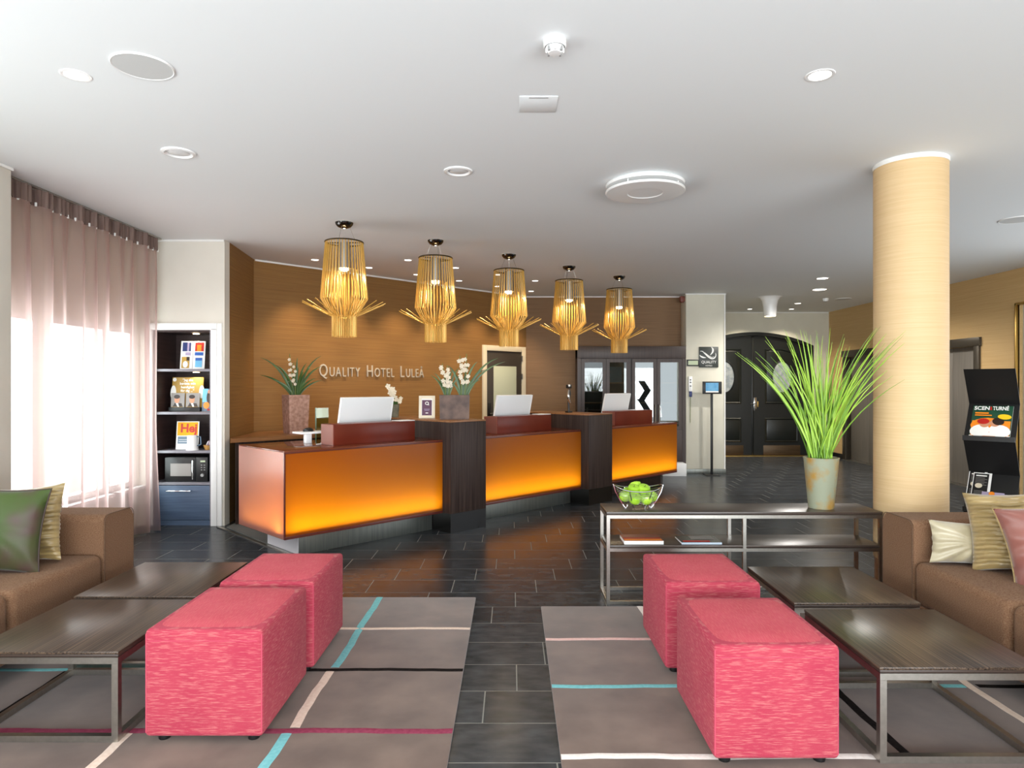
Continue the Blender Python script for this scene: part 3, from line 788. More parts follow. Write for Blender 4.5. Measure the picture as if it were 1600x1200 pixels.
MB().lathe([(.04, -.032), (.04, -.04), (.028, -.058), (0, -.06)], seg=28).build('head', 'white_gloss', t)
for k in range(8):
    a = k * math.pi / 4
    MB().box((.037, 0, -.046), (.008, .010, .02)).build('slot', 'groove' if k % 2 else 'white_gloss', t, rot=(0, 0, a))
t = thing('smoke_detector', 'small white detector on the far lobby ceiling by the lift wall', 'smoke detector', (5.42, 11.5, CH))
MB().lathe([(.05, 0), (.05, -.03), (.035, -.05), (0, -.052)], seg=24).build('base', 'white_gloss', t)
MB().lathe([(.036, -.05), (.02, -.058), (0, -.06)], seg=24).build('head', 'groove', t)
t = thing('ceiling_vent', 'round white disc air vent with a dark gap on the ceiling', 'air vent', (.987, 4.937, CH))
MB().lathe([(.27, 0), (.29, -.012), (.285, -.03), (.2, -.034)], seg=48).build('base', 'white_gloss', t)
MB().lathe([(.2, -.034), (.2, -.06)], seg=32).build('neck', 'groove', t)
MB().lathe([(.29, -.058), (.292, -.066), (.285, -.074), (.13, -.078), (.125, -.074), (0, -.074)], seg=48).build('disc', 'white_gloss', t)
MB().lathe([(.2, -.058), (.29, -.058)], seg=48).build('disc_top', 'white_gloss', t)
for k in range(4):
    MB().box((.262, 0, -.046), (.008, .008, .026)).build('spacer', 'white_gloss', t, rot=(0, 0, k * math.pi / 2 + .9))
t = thing('access_panel', 'square flush access panel in the ceiling near smoke detector', 'access panel', (.139, 3.55, CH))
MB().lohi((-.1, -.1, -.004), (.1, .1, 0), .001).build('plate', 'ceiling', t)
bx('slot', 'groove', t, (-.05, -.092, -.006), (.05, -.085, -.003))
t = thing('flared_spotlight', 'white flared trumpet-shaped spotlight hanging from ceiling by arched door', 'ceiling lamp', (4.38, 11.3, CH))
MB().lathe([(.20, 0), (.16, -.02), (.13, -.07), (.112, -.16), (.105, -.27), (.098, -.33), (.088, -.33)], seg=32).build('shade', 'white_gloss', t)
MB().lathe([(0, -.318), (.09, -.318)], seg=24).build('lens', 'lamp_bulb', t)
l = bpy.data.lights.new('flare_light', 'SPOT'); l.energy = 25; l.color = (1, .85, .6); l.spot_size = R(80); link('flare_light', l, t, (0, 0, -.34))
# ------------------------------------------------------------------ wall lettering
lt = thing('wall_lettering', 'raised metallic lettering on the bronze reception wall', 'lettering', P2(0, -7.78), DG)
x = 4.27
for word in ('Quality', 'Hotel', 'Luleå'):
    for k, ch in enumerate(word):
        sz = .232 if k == 0 else .178
        o, w = text('letter', ch.upper(), sz, 'lettering', lt, (x, -.012, 1.565), depth=.010, sx=.80, bold=-.001)
        x += w + (.028 if k == 0 else .019)
    x += .095
lsc = (5.945 - 4.27) / (x - .095 - .02 - 4.27)
for o in lt.children:
    o.location.x = 4.27 + (o.location.x - 4.27) * lsc; o.scale.x *= lsc

# ------------------------------------------------------------------ things on the desks
def monitor(i, s, label):
    t = thing('monitor', label, 'monitor', P2(s, -5.62, .912), DG, 'white monitors on the reception desks')
    bx('stand_base', 'monitor', t, (-.12, -.04, 0), (.12, .12, .008), .002)
    MB().tube([(0, .05, .006), (0, .03, .12)], .018, 10).build('stand_neck', 'monitor', t)
    pv = MB().box((0, 0, .18), (.585, .022, .36), .004).build('shell', 'monitor', t, (0, 0, .07), (R(13), 0, 0))
    mb = MB()
    mb.lohi((-.2935, -.013, .002), (-.2865, .012, .362)); mb.lohi((.2865, -.013, .002), (.2935, .012, .362)); mb.lohi((-.2935, -.013, .355), (.2935, .012, .362))
    mb.build('rim', 'monitor_edge', pv)
    bx('seam', 'groove', pv, (-.285, -.0125, .088), (.285, -.010, .092))
    bx('leg_slot', 'groove', pv, (-.004, -.0125, .0), (.004, -.010, .088))
    bx('display', 'black', pv, (-.275, .0105, .02), (.275, .0125, .345))
monitor(0, 3.568, 'white monitor on desk by tall planter, seen from behind')
monitor(1, 5.59, 'white monitor on middle desk below the office door, seen from behind')
monitor(2, 7.64, 'white monitor in front of the display cabinet, seen from behind')
t = thing('monitor_shelf', 'small white raised shelf on desk beside the red-brown riser', 'shelf', P2(3.03, -5.70, .912), DG)
bx('board', 'white_gloss', t, (-.10, -.06, .09), (.40, .12, .108), .003)
bx('leg', 'white_gloss', t, (-.03, -.01, 0), (.03, .04, .09), .004); bx('leg', 'white_gloss', t, (.33, -.01, 0), (.38, .04, .09), .004)
t = thing('computer_mouse', 'dark computer mouse on small white raised shelf', 'mouse', P2(3.05, -5.74, 1.0205), DG)
MB().lathe([(.05, .0), (.052, .01), (.04, .026), (.018, .033), (0, .034)], seg=20, sx=1, sy=.62).build('body', 'black', t)
MB().lathe([(.022, .0), (.02, .004), (0, .006)], (-.03, 0, .018), seg=12).build('button', 'chrome', t)
t = thing('glass_screen', 'small upright green glass panel on desk behind white shelf', 'glass panel', P2(3.32, -5.97, .912), R(20))
bx('pane', 'green_glass', t, (-.055, -.004, 0), (.06, .004, .315)); bx('edge', 'green_edge', t, (-.065, -.005, 0), (-.055, .006, .317))
tag(MB().tube([Vector(P2(3.10, -5.6, .918)), Vector(P2(3.16, -5.52, .918)), Vector(P2(3.0, -5.5, .917)), Vector(P2(3.18, -5.56, .917))], .004, 6).build('cable', 'white'), 'short white cable lying on the desk top by white shelf', 'cable')
for s, lab in ((3.98, 'white paper sheet on riser of the desk by tall planter'), (6.0, 'white paper sheet on riser of the middle desk'), (7.97, 'white paper sheet by the riser closest to display cabinet')):
    tag(MB().lohi((-.10, -.07, 0), (.08, .07, .006)).build('paper_sheet', 'paper', None, P2(s - .08, -5.41, 1.1005), (0, 0, DG)), lab, 'paper')

def leafy(parent, base, tips, width, mname='leaf_dark', sag=.2):
    for (dx, dy, dz) in tips:
        b = Vector(base) + Vector((dx * .10, dy * .10, 0)); tip = b + Vector((dx, dy, dz))
        ctrl = b + Vector((dx * .28, dy * .28, dz * (.62 + sag)))
        blade(bez(b, ctrl, tip, 7), width * random.uniform(.8, 1.15)).build('leaf', mname, parent, norm=False)
def blossom_stalk(parent, base, top, n, size, lean=.02):
    pts = bez(base, (base[0] + lean, base[1], (base[2] + top[2]) / 2), top, 8)
    st = MB().tube(pts, .004, 6).build('flower_stalk', 'stalk', parent)
    for k in range(n):
        p = pts[3 + int(5 * k / n)]
        mb = MB(); a0 = random.uniform(0, 6)
        c = p + Vector((random.uniform(-.9, .9) * size, random.uniform(-1, -.2) * size, random.uniform(-.3, .5) * size))
        for q in range(5):
            a = a0 + q * 1.2566
            d = Vector((math.cos(a), -.25, math.sin(a))); s_ = Vector((-math.sin(a), 0, math.cos(a)))
            vs = mb.ring([c, c + d * size * .6 + s_ * size * .38 - Vector((0, .3 * size, 0)), c + d * size, c + d * size * .6 - s_ * size * .38 - Vector((0, .3 * size, 0))])
            mb.bm.faces.new(vs)
        mb.build('flower', 'petal', st, norm=False)
# tall planter on the back counter
t = thing('tall_planter', 'tall tapered stone planter with strappy leaves on wooden wall counter', 'planter', (-2.49, 7.66, .9), R(38))
mb = MB(); w0, w1 = .105, .12
r0 = mb.ring([(-w0, -w0, 0), (w0, -w0, 0), (w0, w0, 0), (-w0, w0, 0)]); r1 = mb.ring([(-w1, -w1, .44), (w1, -w1, .44), (w1, w1, .44), (-w1, w1, .44)])
r2 = mb.ring([(-w1 + .015, -w1 + .015, .44), (w1 - .015, -w1 + .015, .44), (w1 - .015, w1 - .015, .44), (-w1 + .015, w1 - .015, .44)]); r3 = mb.ring([(v.co.x, v.co.y, .40) for v in r2])
mb.bridge(r0, r1); mb.bridge(r1, r2); mb.bridge(r2, r3); mb.bm.faces.new(r0[::-1]); mb.bm.faces.new(r3)
mb.build('pot', 'stone', t)
pl = link('plant', None, t, (0, 0, .41), (0, 0, -R(38)))
leafy(pl, (0, 0, 0), [(-.36, -.03, .46), (-.24, .06, .38), (-.38, .02, .26), (-.16, -.08, .36), (-.06, .05, .30), (.03, -.03, .46), (.10, .06, .40), (.17, -.04, .34), (.26, .03, .48), (.29, -.05, .36), (.27, .04, .20), (.24, -.08, .22), (-.2, -.1, .2), (.12, -.1, .3), (-.1, -.1, .28), (0, .1, .36)], .034)
blossom_stalk(pl, (-.04, -.02, 0), (-.06, -.03, .50), 9, .022, .02); blossom_stalk(pl, (.01, -.03, 0), (-.01, -.04, .40), 7, .020, -.01)
# square pot with two orchids on the first divider
t = thing('orchid_planter', 'square hammered planter with two white flowering orchids on dark divider', 'planter', P2(4.455, -5.30, 1.10), R(6))
mb = MB(); w, dph, h = .155, .10, .25
r0 = mb.ring([(-w + .006, -dph, 0), (w - .006, -dph, 0), (w - .006, dph, 0), (-w + .006, dph, 0)]); r1 = mb.ring([(-w, -dph, h), (w, -dph, h), (w, dph, h), (-w, dph, h)])
r2 = mb.ring([(-w + .012, -dph + .012, h), (w - .012, -dph + .012, h), (w - .012, dph - .012, h), (-w + .012, dph - .012, h)]); r3 = mb.ring([(v.co.x, v.co.y, h - .04) for v in r2])
mb.bridge(r0, r1); mb.bridge(r1, r2); mb.bridge(r2, r3); mb.bm.faces.new(r0[::-1]); mb.bm.faces.new(r3)
mb.build('pot', 'stone_glossy', t)
p1 = link('plant', None, t, (-.075, 0, .215)); p2 = link('plant', None, t, (.085, 0, .215))
leafy(p1, (0, 0, 0), [(-.12, -.02, .26), (-.16, .03, .24), (-.04, .02, .30), (.05, -.03, .30), (.12, .02, .32), (.16, 0, .26), (-.08, -.05, .18)], .026)
leafy(p2, (0, 0, 0), [(-.14, 0, .34), (-.09, .03, .28), (-.02, -.02, .30), (.06, .03, .36), (.14, -.01, .38), (.22, .02, .30), (.34, .02, .42), (.40, -.02, .38), (.18, -.04, .20), (-.16, -.03, .2)], .026)
blossom_stalk(p1, (-.02, -.02, 0), (-.05, -.03, .36), 10, .026); blossom_stalk(p1, (.02, -.02, 0), (0, -.03, .34), 8, .024, .01)
blossom_stalk(p2, (-.02, -.02, 0), (-.03, -.04, .44), 10, .026); blossom_stalk(p2, (.02, -.02, 0), (.04, -.03, .46), 9, .024, .02)
# small white orchid behind the first monitor
t = thing('potted_orchid', 'small white orchid in grey pot behind the white monitor', 'potted orchid', P2(4.29, -6.12, 1.10), 0)
MB().lathe([(.040, 0), (.05, .14), (.045, .14), (.042, .12), (0, .12)], seg=24).build('pot', 'pot_grey', t)
leafy(t, (0, 0, .12), [(-.05, -.02, .07), (.05, .01, .08), (.0, -.04, .09), (.03, -.03, .06)], .045)
blossom_stalk(t, (0, 0, .12), (-.10, -.03, .36), 9, .034, .04)
blossom_stalk(t, (0, 0, .12), (.06, -.03, .24), 4, .026, .06)
# framed certificate
t = thing('framed_certificate', 'small cream framed purple certificate beside the square orchid planter', 'picture frame', P2(4.345, -5.62, 1.10), 0, rot=(R(-10), 0, R(4)))
mb = MB()
for lo, hi in (((-.085, -.012, 0), (.085, .008, .03)), ((-.085, -.012, .21), (.085, .008, .24)), ((-.085, -.012, .03), (-.058, .008, .21)), ((.058, -.012, .03), (.085, .008, .21))): mb.lohi(lo, hi)
mb.build('frame', 'frame_cream', t)
Print().rect(-.06, .02, .06, .215, 'paper').rect(-.052, .025, .052, .195, 'p_purple').oval(0, .16, .02, .018, 'p_white').oval(0, .16, .013, .011, 'p_purple').rect(.008, .140, .024, .146, 'p_white').rect(-.03, .095, .03, .099, 'p_lilac').rect(-.025, .082, .025, .086, 'p_lilac').rect(-.014, .052, .014, .060, 'p_white').build('certificate', t, (0, -.004, 0))
bx('backing', 'black', t, (-.06, .002, .02), (.06, .01, .22))
# handset
t = thing('handset', 'upright black and silver handset on the second dark divider', 'phone', P2(6.55, -5.52, 1.10), DG)
bx('stand', 'black', t, (-.04, -.03, 0), (.04, .03, .02), .004)
MB().tube([(0, 0, .01), (-.005, 0, .12), (.0, 0, .18)], [.014, .012, .012], 10).build('stem', 'black', t)
MB().tube([(.01, -.01, .12), (-.03, -.02, .18), (-.035, -.02, .24), (-.01, -.01, .29)], [.012, .017, .017, .012], 10).build('grip', 'chrome', t)
MB().tube([(.0, .0, .17), (.022, 0, .24), (.01, 0, .3)], .014, 8).build('back', 'black', t)
MB().box((.0, 0, .335), (.07, .05, .05), .012).build('head', 'black', t); MB().box((-.02, -.02, .345), (.025, .03, .03), .008).build('cap', 'white_gloss', t)

# ------------------------------------------------------------------ pillar signs
t = thing('hotel_sign', 'dark square sign with white swoosh emblem on the cream pillar', 'sign', (3.06, 10.9, 1.743))
bx('plate', 'logo_plate', t, (0, -.02, 0), (.315, 0, .336), .002)
def ribbon(pts, ws, m, name='swoosh'):
    mb = MB(); a, b = [], []
    n = len(pts)
    for i, (p, w) in enumerate(zip(pts, ws)):
        t_ = Vector((pts[min(i + 1, n - 1)][0] - pts[max(i - 1, 0)][0], pts[min(i + 1, n - 1)][1] - pts[max(i - 1, 0)][1])).normalized()
        nx, nz = -t_.y, t_.x
        a.append((p[0] + nx * w, p[1] + nz * w)); b.append((p[0] - nx * w, p[1] - nz * w))
    ra = mb.ring([(x, -.024, z) for x, z in a]); rb = mb.ring([(x, -.024, z) for x, z in b])
    rc = mb.ring([(x, -.0195, z) for x, z in a]); rd = mb.ring([(x, -.0195, z) for x, z in b])
    mb.bridge(ra, rb, False); mb.bridge(ra, rc, False); mb.bridge(rb, rd, False)
    return mb.build(name, m, t, norm=True)
def cr(P, n=6):
    out = []
    Q = [P[0]] + P + [P[-1]]
    for i in range(1, len(Q) - 2):
        for k in range(n):
            u = k / n; p0, p1, p2, p3 = Q[i-1], Q[i], Q[i+1], Q[i+2]
            out.append(tuple(.5 * (2 * p1[j] + (p2[j] - p0[j]) * u + (2 * p0[j] - 5 * p1[j] + 4 * p2[j] - p3[j]) * u * u + (3 * p1[j] - p0[j] - 3 * p2[j] + p3[j]) * u ** 3) for j in (0, 1)))
    return out + [P[-1]]
def prof(n, w, p=1): return [max(.0008, w * math.sin(math.pi * min(1, (i + .3) / (n - .4))) ** p) for i in range(n)]
c = cr([(.195, .334), (.222, .30), (.218, .25), (.178, .198)]); ribbon(c, prof(len(c), .014), 'p_white')
c = cr([(.012, .262), (.05, .262), (.095, .222), (.150, .170), (.205, .142), (.250, .155), (.272, .195), (.265, .235)]); ribbon(c, prof(len(c), .009, .6), 'p_white')
c = cr([(.06, .255), (.10, .232), (.155, .188), (.205, .163), (.245, .178)]); ribbon(c, prof(len(c), .005, .6), 'p_white')
c = cr([(.004, .205), (.03, .178), (.07, .162), (.112, .158)]); ribbon(c, prof(len(c), .012), 'p_white')
o, w = text('lettering', 'QUALITY', .062, 'p_white', t, (.157, -.0215, .066), align='CENTER', depth=.001, sx=.95)
o, w = text('lettering', 'HOTELS', .030, 'p_white', t, (.157, -.0215, .018), align='CENTER', depth=.001)
t = thing('wall_display', 'small pale green display in black frame beside the square sign', 'display', (2.862, 10.9, 1.765))
bx('frame', 'black', t, (0, -.02, 0), (.196, 0, .105), .002); bx('face', 'pale_green', t, (.018, -.023, .018), (.178, -.019, .087))
t = thing('wall_dispenser', 'slim white wall unit with a blue lower end on the pillar', 'dispenser', (2.885, 10.9, 1.26))
bx('body', 'white_gloss', t, (.0, -.03, .09), (.06, 0, .335), .006); bx('blue_end', 'p_navy', t, (.012, -.035, .0), (.055, -.002, .09), .006)
for z in (.17, .23, .27): bx('button', 'black', t, (.018, -.033, z), (.042, -.029, z + .016))
MB().tube([(.033, -.01, 0), (.033, -.012, -.05), (.03, -.012, -.42)], .004, 6).build('cord', 'stalk', t)
t = thing('tablet_stand', 'black tablet with lit screen on slim pole before the pillar', 'tablet stand', (3.222, 10.74, 0))
bx('base_plate', 'black', t, (-.11, -.11, 0), (.11, .11, .012), .003)
bx('pole', 'black', t, (-.018, -.012, .012), (.018, .012, 1.32), .002)
bx('tablet', 'black', t, (-.155, -.03, 1.31), (.155, -.012, 1.51), .005)
bx('screen', 'screen', t, (-.105, -.032, 1.335), (.1, -.0295, 1.49)); bx('screen_bar', 'p_white', t, (-.105, -.0335, 1.335), (.1, -.0315, 1.356))
t = thing('alarm_sounder', 'small red-brown box high on the pillar side near ceiling', 'alarm', (2.85, 11.02, 2.83))
bx('box', 'red_brown', t, (-.07, -.05, 0), (0, .05, .09), .006); MB().lathe([(.03, 0), (.025, -.012), (0, -.014)], (-.035, 0, 0), 16).build('sounder', 'red_brown', t)

# ------------------------------------------------------------------ shelf niche
t = thing('niche_shelf_unit', 'built-in dark shelf unit with blue-grey drawer in white framed niche', 'shelf unit', (-3.7, 6.88, 0))
W_ = .60; Dp = .42
bx('side_panel', 'shelf_grey', t, (0, 0, 0), (.02, Dp, 2.025)); bx('side_panel', 'shelf_grey', t, (W_ - .025, 0, 0), (W_, Dp, 2.025))
bx('back_panel', 'shelf_dark', t, (.02, Dp - .015, 0), (W_ - .025, Dp, 2.02)); bx('top_panel', 'shelf_dark', t, (.02, 0, 2.0), (W_ - .025, Dp - .015, 2.025))
bx('inner_lining', 'shelf_dark', t, (.02, .01, .46), (.024, Dp - .015, 2.0)); bx('inner_lining', 'shelf_dark', t, (W_ - .029, .01, .46), (W_ - .025, Dp - .015, 2.0))
for z in (1.605, 1.16, .76, .43): bx('shelf', 'shelf_grey', t, (.02, .005, z - .012), (W_ - .025, Dp - .015, z + .014), .001)
dw = bx('drawer', 'blue_drawer', t, (.022, .0, .06), (W_ - .027, .02, .412), .002)
MB().tube([(.14, 0, .36), (.14, -.03, .36), (.39, -.03, .36), (.39, 0, .36)], .007, 8).build('handle', 'chrome', dw)
bx('kick_board', 'blue_drawer', t, (.022, .01, .0), (W_ - .027, .03, .056))
for z in (1.995, 1.588):
    MB().lathe([(0, -.004), (.03, -.004), (.034, 0)], (.36, .16, z), 20).build('shelf_light', 'lamp_bulb', t)
    l = bpy.data.lights.new('shelf_spot', 'SPOT'); l.energy = 4; l.color = (1, .8, .55); l.spot_size = R(110); l.shadow_soft_size = .02
    link('shelf_spot', l, t, (.36, .16, z - .012))
NX = -3.7
# brochure stand on the top shelf
t = thing('brochure_holder', 'open white picture brochure with blue photos on top niche shelf', 'brochure', (-3.365, 7.0, 1.62), 0, rot=(R(-8), 0, R(4)))
bx('page', 'paper', t, (-.125, 0, 0), (-.002, .008, .30), .001); bx('page', 'paper', t, (.002, 0, 0), (.125, .008, .30), .001)
Print().rect(-.108, .19, -.022, .285, 'p_navy').rect(-.06, .19, -.04, .285, 'p_lilac').rect(.02, .19, .11, .285, 'p_red').rect(.04, .19, .085, .26, 'p_orange').rect(.02, .145, .108, .18, 'p_blue').rect(-.075, .145, -.02, .18, 'p_lilac').rect(-.11, .01, -.03, .13, 'p_gold').oval(-.07, .05, .025, .035, 'p_white').rect(-.06, .09, -.03, .13, 'p_hair').rect(.03, .02, .10, .12, 'p_sky').rect(.03, .09, .10, .12, 'p_blue').build('print', t, (0, -.0005, 0))
# gold card display
def man(p, cx, z0, w, h):
    p.rect(cx - w / 2, z0, cx + w / 2, z0 + h, 'p_grey').poly([(cx - w * .45, z0), (cx + w * .45, z0), (cx + w * .30, z0 + h * .34), (cx - w * .22, z0 + h * .36)], 'p_hair')
    p.poly([(cx - w * .14, z0 + h * .36), (cx + w * .02, z0 + h * .38), (cx + w * .14, z0 + h * .1), (cx + w * .02, z0 + h * .1)], 'p_white')
    p.oval(cx - w * .05, z0 + h * .58, w * .20, h * .24, 'p_skin').oval(cx - w * .06, z0 + h * .76, w * .23, h * .13, 'p_hair')
    p.rect(cx - w * .44, z0 + h * .04, cx + w * .4, z0 + h * .12, 'p_gold')
t = thing('leaflet_display', 'gold card leaflet display with white text and two portrait leaflets', 'leaflet stand', (-3.44, 7.0, 1.174), 0, rot=(R(-5), 0, 0))
bx('back_card', 'p_gold', t, (-.165, .04, 0), (.165, .048, .365), .002)
bx('tray', 'black', t, (-.165, -.02, 0), (.165, .04, .045), .002)
Print().rect(-.165, 0, .165, .365, 'p_gold').oval(-.15, .20, .03, .08, 'p_white').oval(.15, .21, .028, .07, 'p_white').oval(-.14, .34, .02, .02, 'p_white').build('print', t, (0, .0395, 0))
for k, s_ in enumerate(('\u201dJag ska', 'ber\u00e4tta min', 'hemlighet', 'f\u00f6r dig ...\u201d')):
    text('lettering', s_, .036, 'p_white', t, (0, .036, .325 - .038 * k), align='CENTER', bold=.0008)
for cx in (-.08, .078):
    lf = bx('leaflet', 'p_grey', t, (cx - .072, .0, .03), (cx + .072, .006, .195))
    pr = Print(); man(pr, cx, .03, .14, .165); pr.build('portrait', lf, (0, -.0003, 0))
t = thing('blue_leaflet', 'grey-blue leaflet with orange spot at the niche shelf edge', 'leaflet', (-3.205, 7.0, 1.174), 0, rot=(R(-6), 0, R(-4)))
bx('card', 'p_sky', t, (-.06, 0, 0), (.075, .006, .24))
Print().rect(-.06, 0, .075, .24, 'p_slate').rect(-.06, .1, .0, .24, 'p_sky').oval(.02, .15, .035, .075, 'p_hair').oval(.01, .21, .016, .02, 'p_skin').oval(-.012, .065, .033, .036, 'p_orange').rect(.0, .01, .075, .03, 'p_red').build('print', t, (0, -.0003, 0))
# Hej sign
t = thing('hello_sign', 'orange and white standing card reading Hej on niche shelf', 'sign', (-3.43, 7.02, .774), 0, rot=(R(-6), 0, 0))
bx('card', 'paper', t, (-.118, 0, 0), (.118, .006, .295))
Print().rect(-.108, .145, .108, .287, 'p_amber').rect(-.10, .06, .02, .135, 'p_slate').rect(-.09, .078, .01, .083, 'p_white').rect(-.09, .1, .01, .104, 'p_white').build('print', t, (0, -.0003, 0))
text('lettering', 'Hej', .125, 'p_red', t, (.012, -.003, .182), align='CENTER', bold=.004)
t = thing('white_pitcher', 'white lidded pitcher in front of the orange Hej card', 'pitcher', (-3.335, 6.945, .774))
MB().lathe([(0, 0), (.062, 0), (.062, .012), (.052, .02), (.05, .15), (.047, .155), (0, .157)], seg=28).build('body', 'white_gloss', t)
MB().tube([(.048, 0, .14), (.085, 0, .14), (.09, 0, .06), (.05, 0, .045)], .007, 8).build('handle', 'p_slate', t)
t = thing('packet_basket', 'small wicker basket of paper packets beside white pitcher', 'basket', (-3.185, 7.0, .774))
MB().lathe([(0, 0), (.042, 0), (.058, .05), (.054, .05), (.04, .008), (0, .008)], seg=20).build('basket', 'wicker', t)
for k in range(6):
    a = k * 1.05
    MB().box((0, 0, .035), (.028, .006, .07), .002).build('packet', ['paper', 'p_lilac', 'st_pink'][k % 3], t, (.026 * math.cos(a), .02 * math.sin(a), .025), (R(18 * math.sin(a + 1)), R(28 * math.cos(a)), a))
# microwave
t = thing('microwave', 'black microwave oven on lowest niche shelf above the drawer', 'microwave', (-3.60, 6.92, .446))
bx('body', 'black', t, (-.01, .02, 0), (.435, .33, .255), .004)
dr_ = bx('door', 'black', t, (-.01, .0, .004), (.31, .02, .252), .004); bx('window', 'p_grey', dr_, (.05, -.003, .06), (.265, .001, .19))
MB().tube([(.292, 0, .03), (.292, -.025, .03), (.292, -.025, .225), (.292, 0, .225)], .007, 8).build('handle', 'chrome', dr_)
cp = bx('control_panel', 'black', t, (.315, .0, .004), (.435, .02, .252), .003)
bx('display', 'pale_green', cp, (.36, -.002, .205), (.41, .001, .222))
for r_ in range(3):
    for c_ in range(2): bx('button', 'groove', cp, (.365 + c_ * .03, -.002, .12 + r_ * .025), (.38 + c_ * .03, .001, .128 + r_ * .025))
MB().lathe([(.018, 0), (.016, .014), (0, .015)], seg=16).build('knob', 'groove', cp, (.382, .0, .07), (R(90), 0, 0))

# ------------------------------------------------------------------ curtain
def curt_x(v, z):
    y = 4.50 + v * 2.27
    f = .032 * math.sin(v * 74 + .6 * math.sin(v * 11)) + .018 * math.sin(v * 43 + 1.3) + .010 * math.sin(v * 131)
    end = max(0, (v - .88) / .12)
    low = max(0, 1 - z / 1.1)
    return (-3.597 + f * (.55 + .45 * min(1, (CH - z) / .5)) + end ** 2 * .16 * low ** 1.5, y + .02 * math.sin(v * 37 + z * .8) * min(1, CH - z) - end ** 2 * .18 * low ** 2, z)
t = thing('sheer_curtain', 'sheer dusty pink curtain hanging before the bright windows', 'curtain', (0, 0, 0))
MB().grid(lambda u, w: curt_x(u, .012 + w * 2.80), 420, 26).build('sheer_cloth', 'sheer', t, norm=False, ang=80)
MB().grid(lambda u, w: (curt_x(u, 2.9)[0] + .012 * math.sin(u * 260) + .004, curt_x(u, 2.9)[1], 2.81 + .125 * w), 420, 4).build('heading_tape', 'heading', t, norm=False, ang=80)
bx('curtain_rail', 'steel', t, (-3.62, 4.62, 2.936), (-3.58, 6.80, 2.95))
for k in range(24): MB().box((0, 0, 0), (.014, .012, .03), .003).build('glider', 'paper', t, (-3.594, 4.66 + k * .091, 2.815))

# ------------------------------------------------------------------ rugs
ZR = .014
def rug(label, x0, y0, x1, y1, stripes):
    t = thing('rug', label, 'rug', (0, 0, 0), 0, 'taupe striped rugs')
    MB().lohi((x0, y0, .0005), (x1, y1, ZR), .005, 2).build('pile', 'rug', t)
    for (axis, p, a, b, m, w) in stripes:
        f = lambda u, s: 0
        n = max(8, int(abs(b - a) * 14)); ph = random.uniform(0, 9)
        def g(u, s):
            q = a + (b - a) * u; e = .004 * math.sin(q * 9 + ph) + .002 * math.sin(q * 31 + ph)
            cc = p + e + (s - .5) * w
            z = ZR + .0012 * math.sin(math.pi * min(1, max(0, s))) + .0004
            return (q, cc, z) if axis == 'x' else (cc, q, z)
        MB().grid(g, n, 4).build('stripe', m, t)
LX0, LX1 = -2.95, -.245
rug('taupe striped rug under the pair of pink ottomans by the curtain', LX0, 1.5, LX1, 4.515, [
    ('y', -.897, 3.385, 4.51, 'st_turq', .042), ('x', 3.93, LX0 + .01, LX1 - .002, 'st_cream', .034),
    ('x', 3.36, -1.6, LX1 - .002, 'st_black', .034), ('x', 3.36, LX0 + .01, -1.62, 'st_turq', .034),
    ('y', -.915, 2.79, 3.34, 'st_cream', .042), ('x', 2.765, LX0 + .01, LX1 - .002, 'st_burg', .04),
    ('y', -.932, 1.55, 2.745, 'st_turq', .042), ('y', -1.585, 1.55, 2.745, 'st_cream', .04), ('y', -2.232, 2.0, 3.34, 'st_black', .04)])
RX0, RX1 = .188, 3.0
rug('taupe striped rug under the pair of pink ottomans by the column', RX0, 1.5, RX1, 4.33, [
    ('x', 3.765, RX0 + .002, RX1 - .01, 'st_pink', .036), ('x', 3.175, RX0 + .002, 2.16, 'st_turq', .036), ('x', 3.175, 2.22, RX1 - .01, 'st_black', .036),
    ('x', 2.575, RX0 + .002, 1.56, 'st_white', .038), ('x', 2.575, 1.57, RX1 - .01, 'st_burg', .04),
    ('y', .835, 3.785, 4.325, 'st_white', .04), ('y', 2.19, 1.55, 4.325, 'st_cream', .04), ('y', 1.53, 2.6, 3.155, 'st_black', .04)])

# ------------------------------------------------------------------ ottomans
def ottoman():
    t = thing('ottoman', '', 'ottoman', (0, 0, 0), 0, 'pink woven ottomans')
    w, d_, h = .474, .58, .43
    mb = MB().box((0, 0, .028 + h / 2), (w, d_, h), .018, 3)
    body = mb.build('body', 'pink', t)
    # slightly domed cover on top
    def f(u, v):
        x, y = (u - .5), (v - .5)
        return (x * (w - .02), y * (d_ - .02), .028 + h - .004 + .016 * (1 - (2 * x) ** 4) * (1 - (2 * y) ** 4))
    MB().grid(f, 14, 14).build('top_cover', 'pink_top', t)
    zt = .028 + h - .045
    for ys in (-1, 1): bx('seam', 'pink_seam', body, (-w / 2 + .02, ys * (d_ / 2 + .0006) - .001, zt), (w / 2 - .02, ys * (d_ / 2 + .0006) + .001, zt + .0025))
    for (sx, sy) in ((-1, -1), (1, -1), (1, 1), (-1, 1)):
        MB().tube([(sx * (w / 2 - .006), sy * (d_ / 2 - .006), .045), (sx * (w / 2 - .006), sy * (d_ / 2 - .006), .44)], .003, 6).build('piping', 'pink_seam', body)
        MB().lathe([(0, 0), (.022, 0), (.024, .006), (.02, .03)], (sx * (w / 2 - .055), sy * (d_ / 2 - .055), 0), 16).build('foot', 'black', t)
    return t
O = ottoman()
ol = [('pink woven ottoman by the curtain-side coffee tables, the one nearer the camera', (-1.234, 2.95)), ('pink woven ottoman by the curtain-side coffee tables, the one nearer the reception', (-1.222, 3.60)),
      ('pink woven ottoman by the column-side coffee tables, the one nearer the camera', (.996, 2.79)), ('pink woven ottoman by the column-side coffee tables, the one nearer the console', (.998, 3.59))]
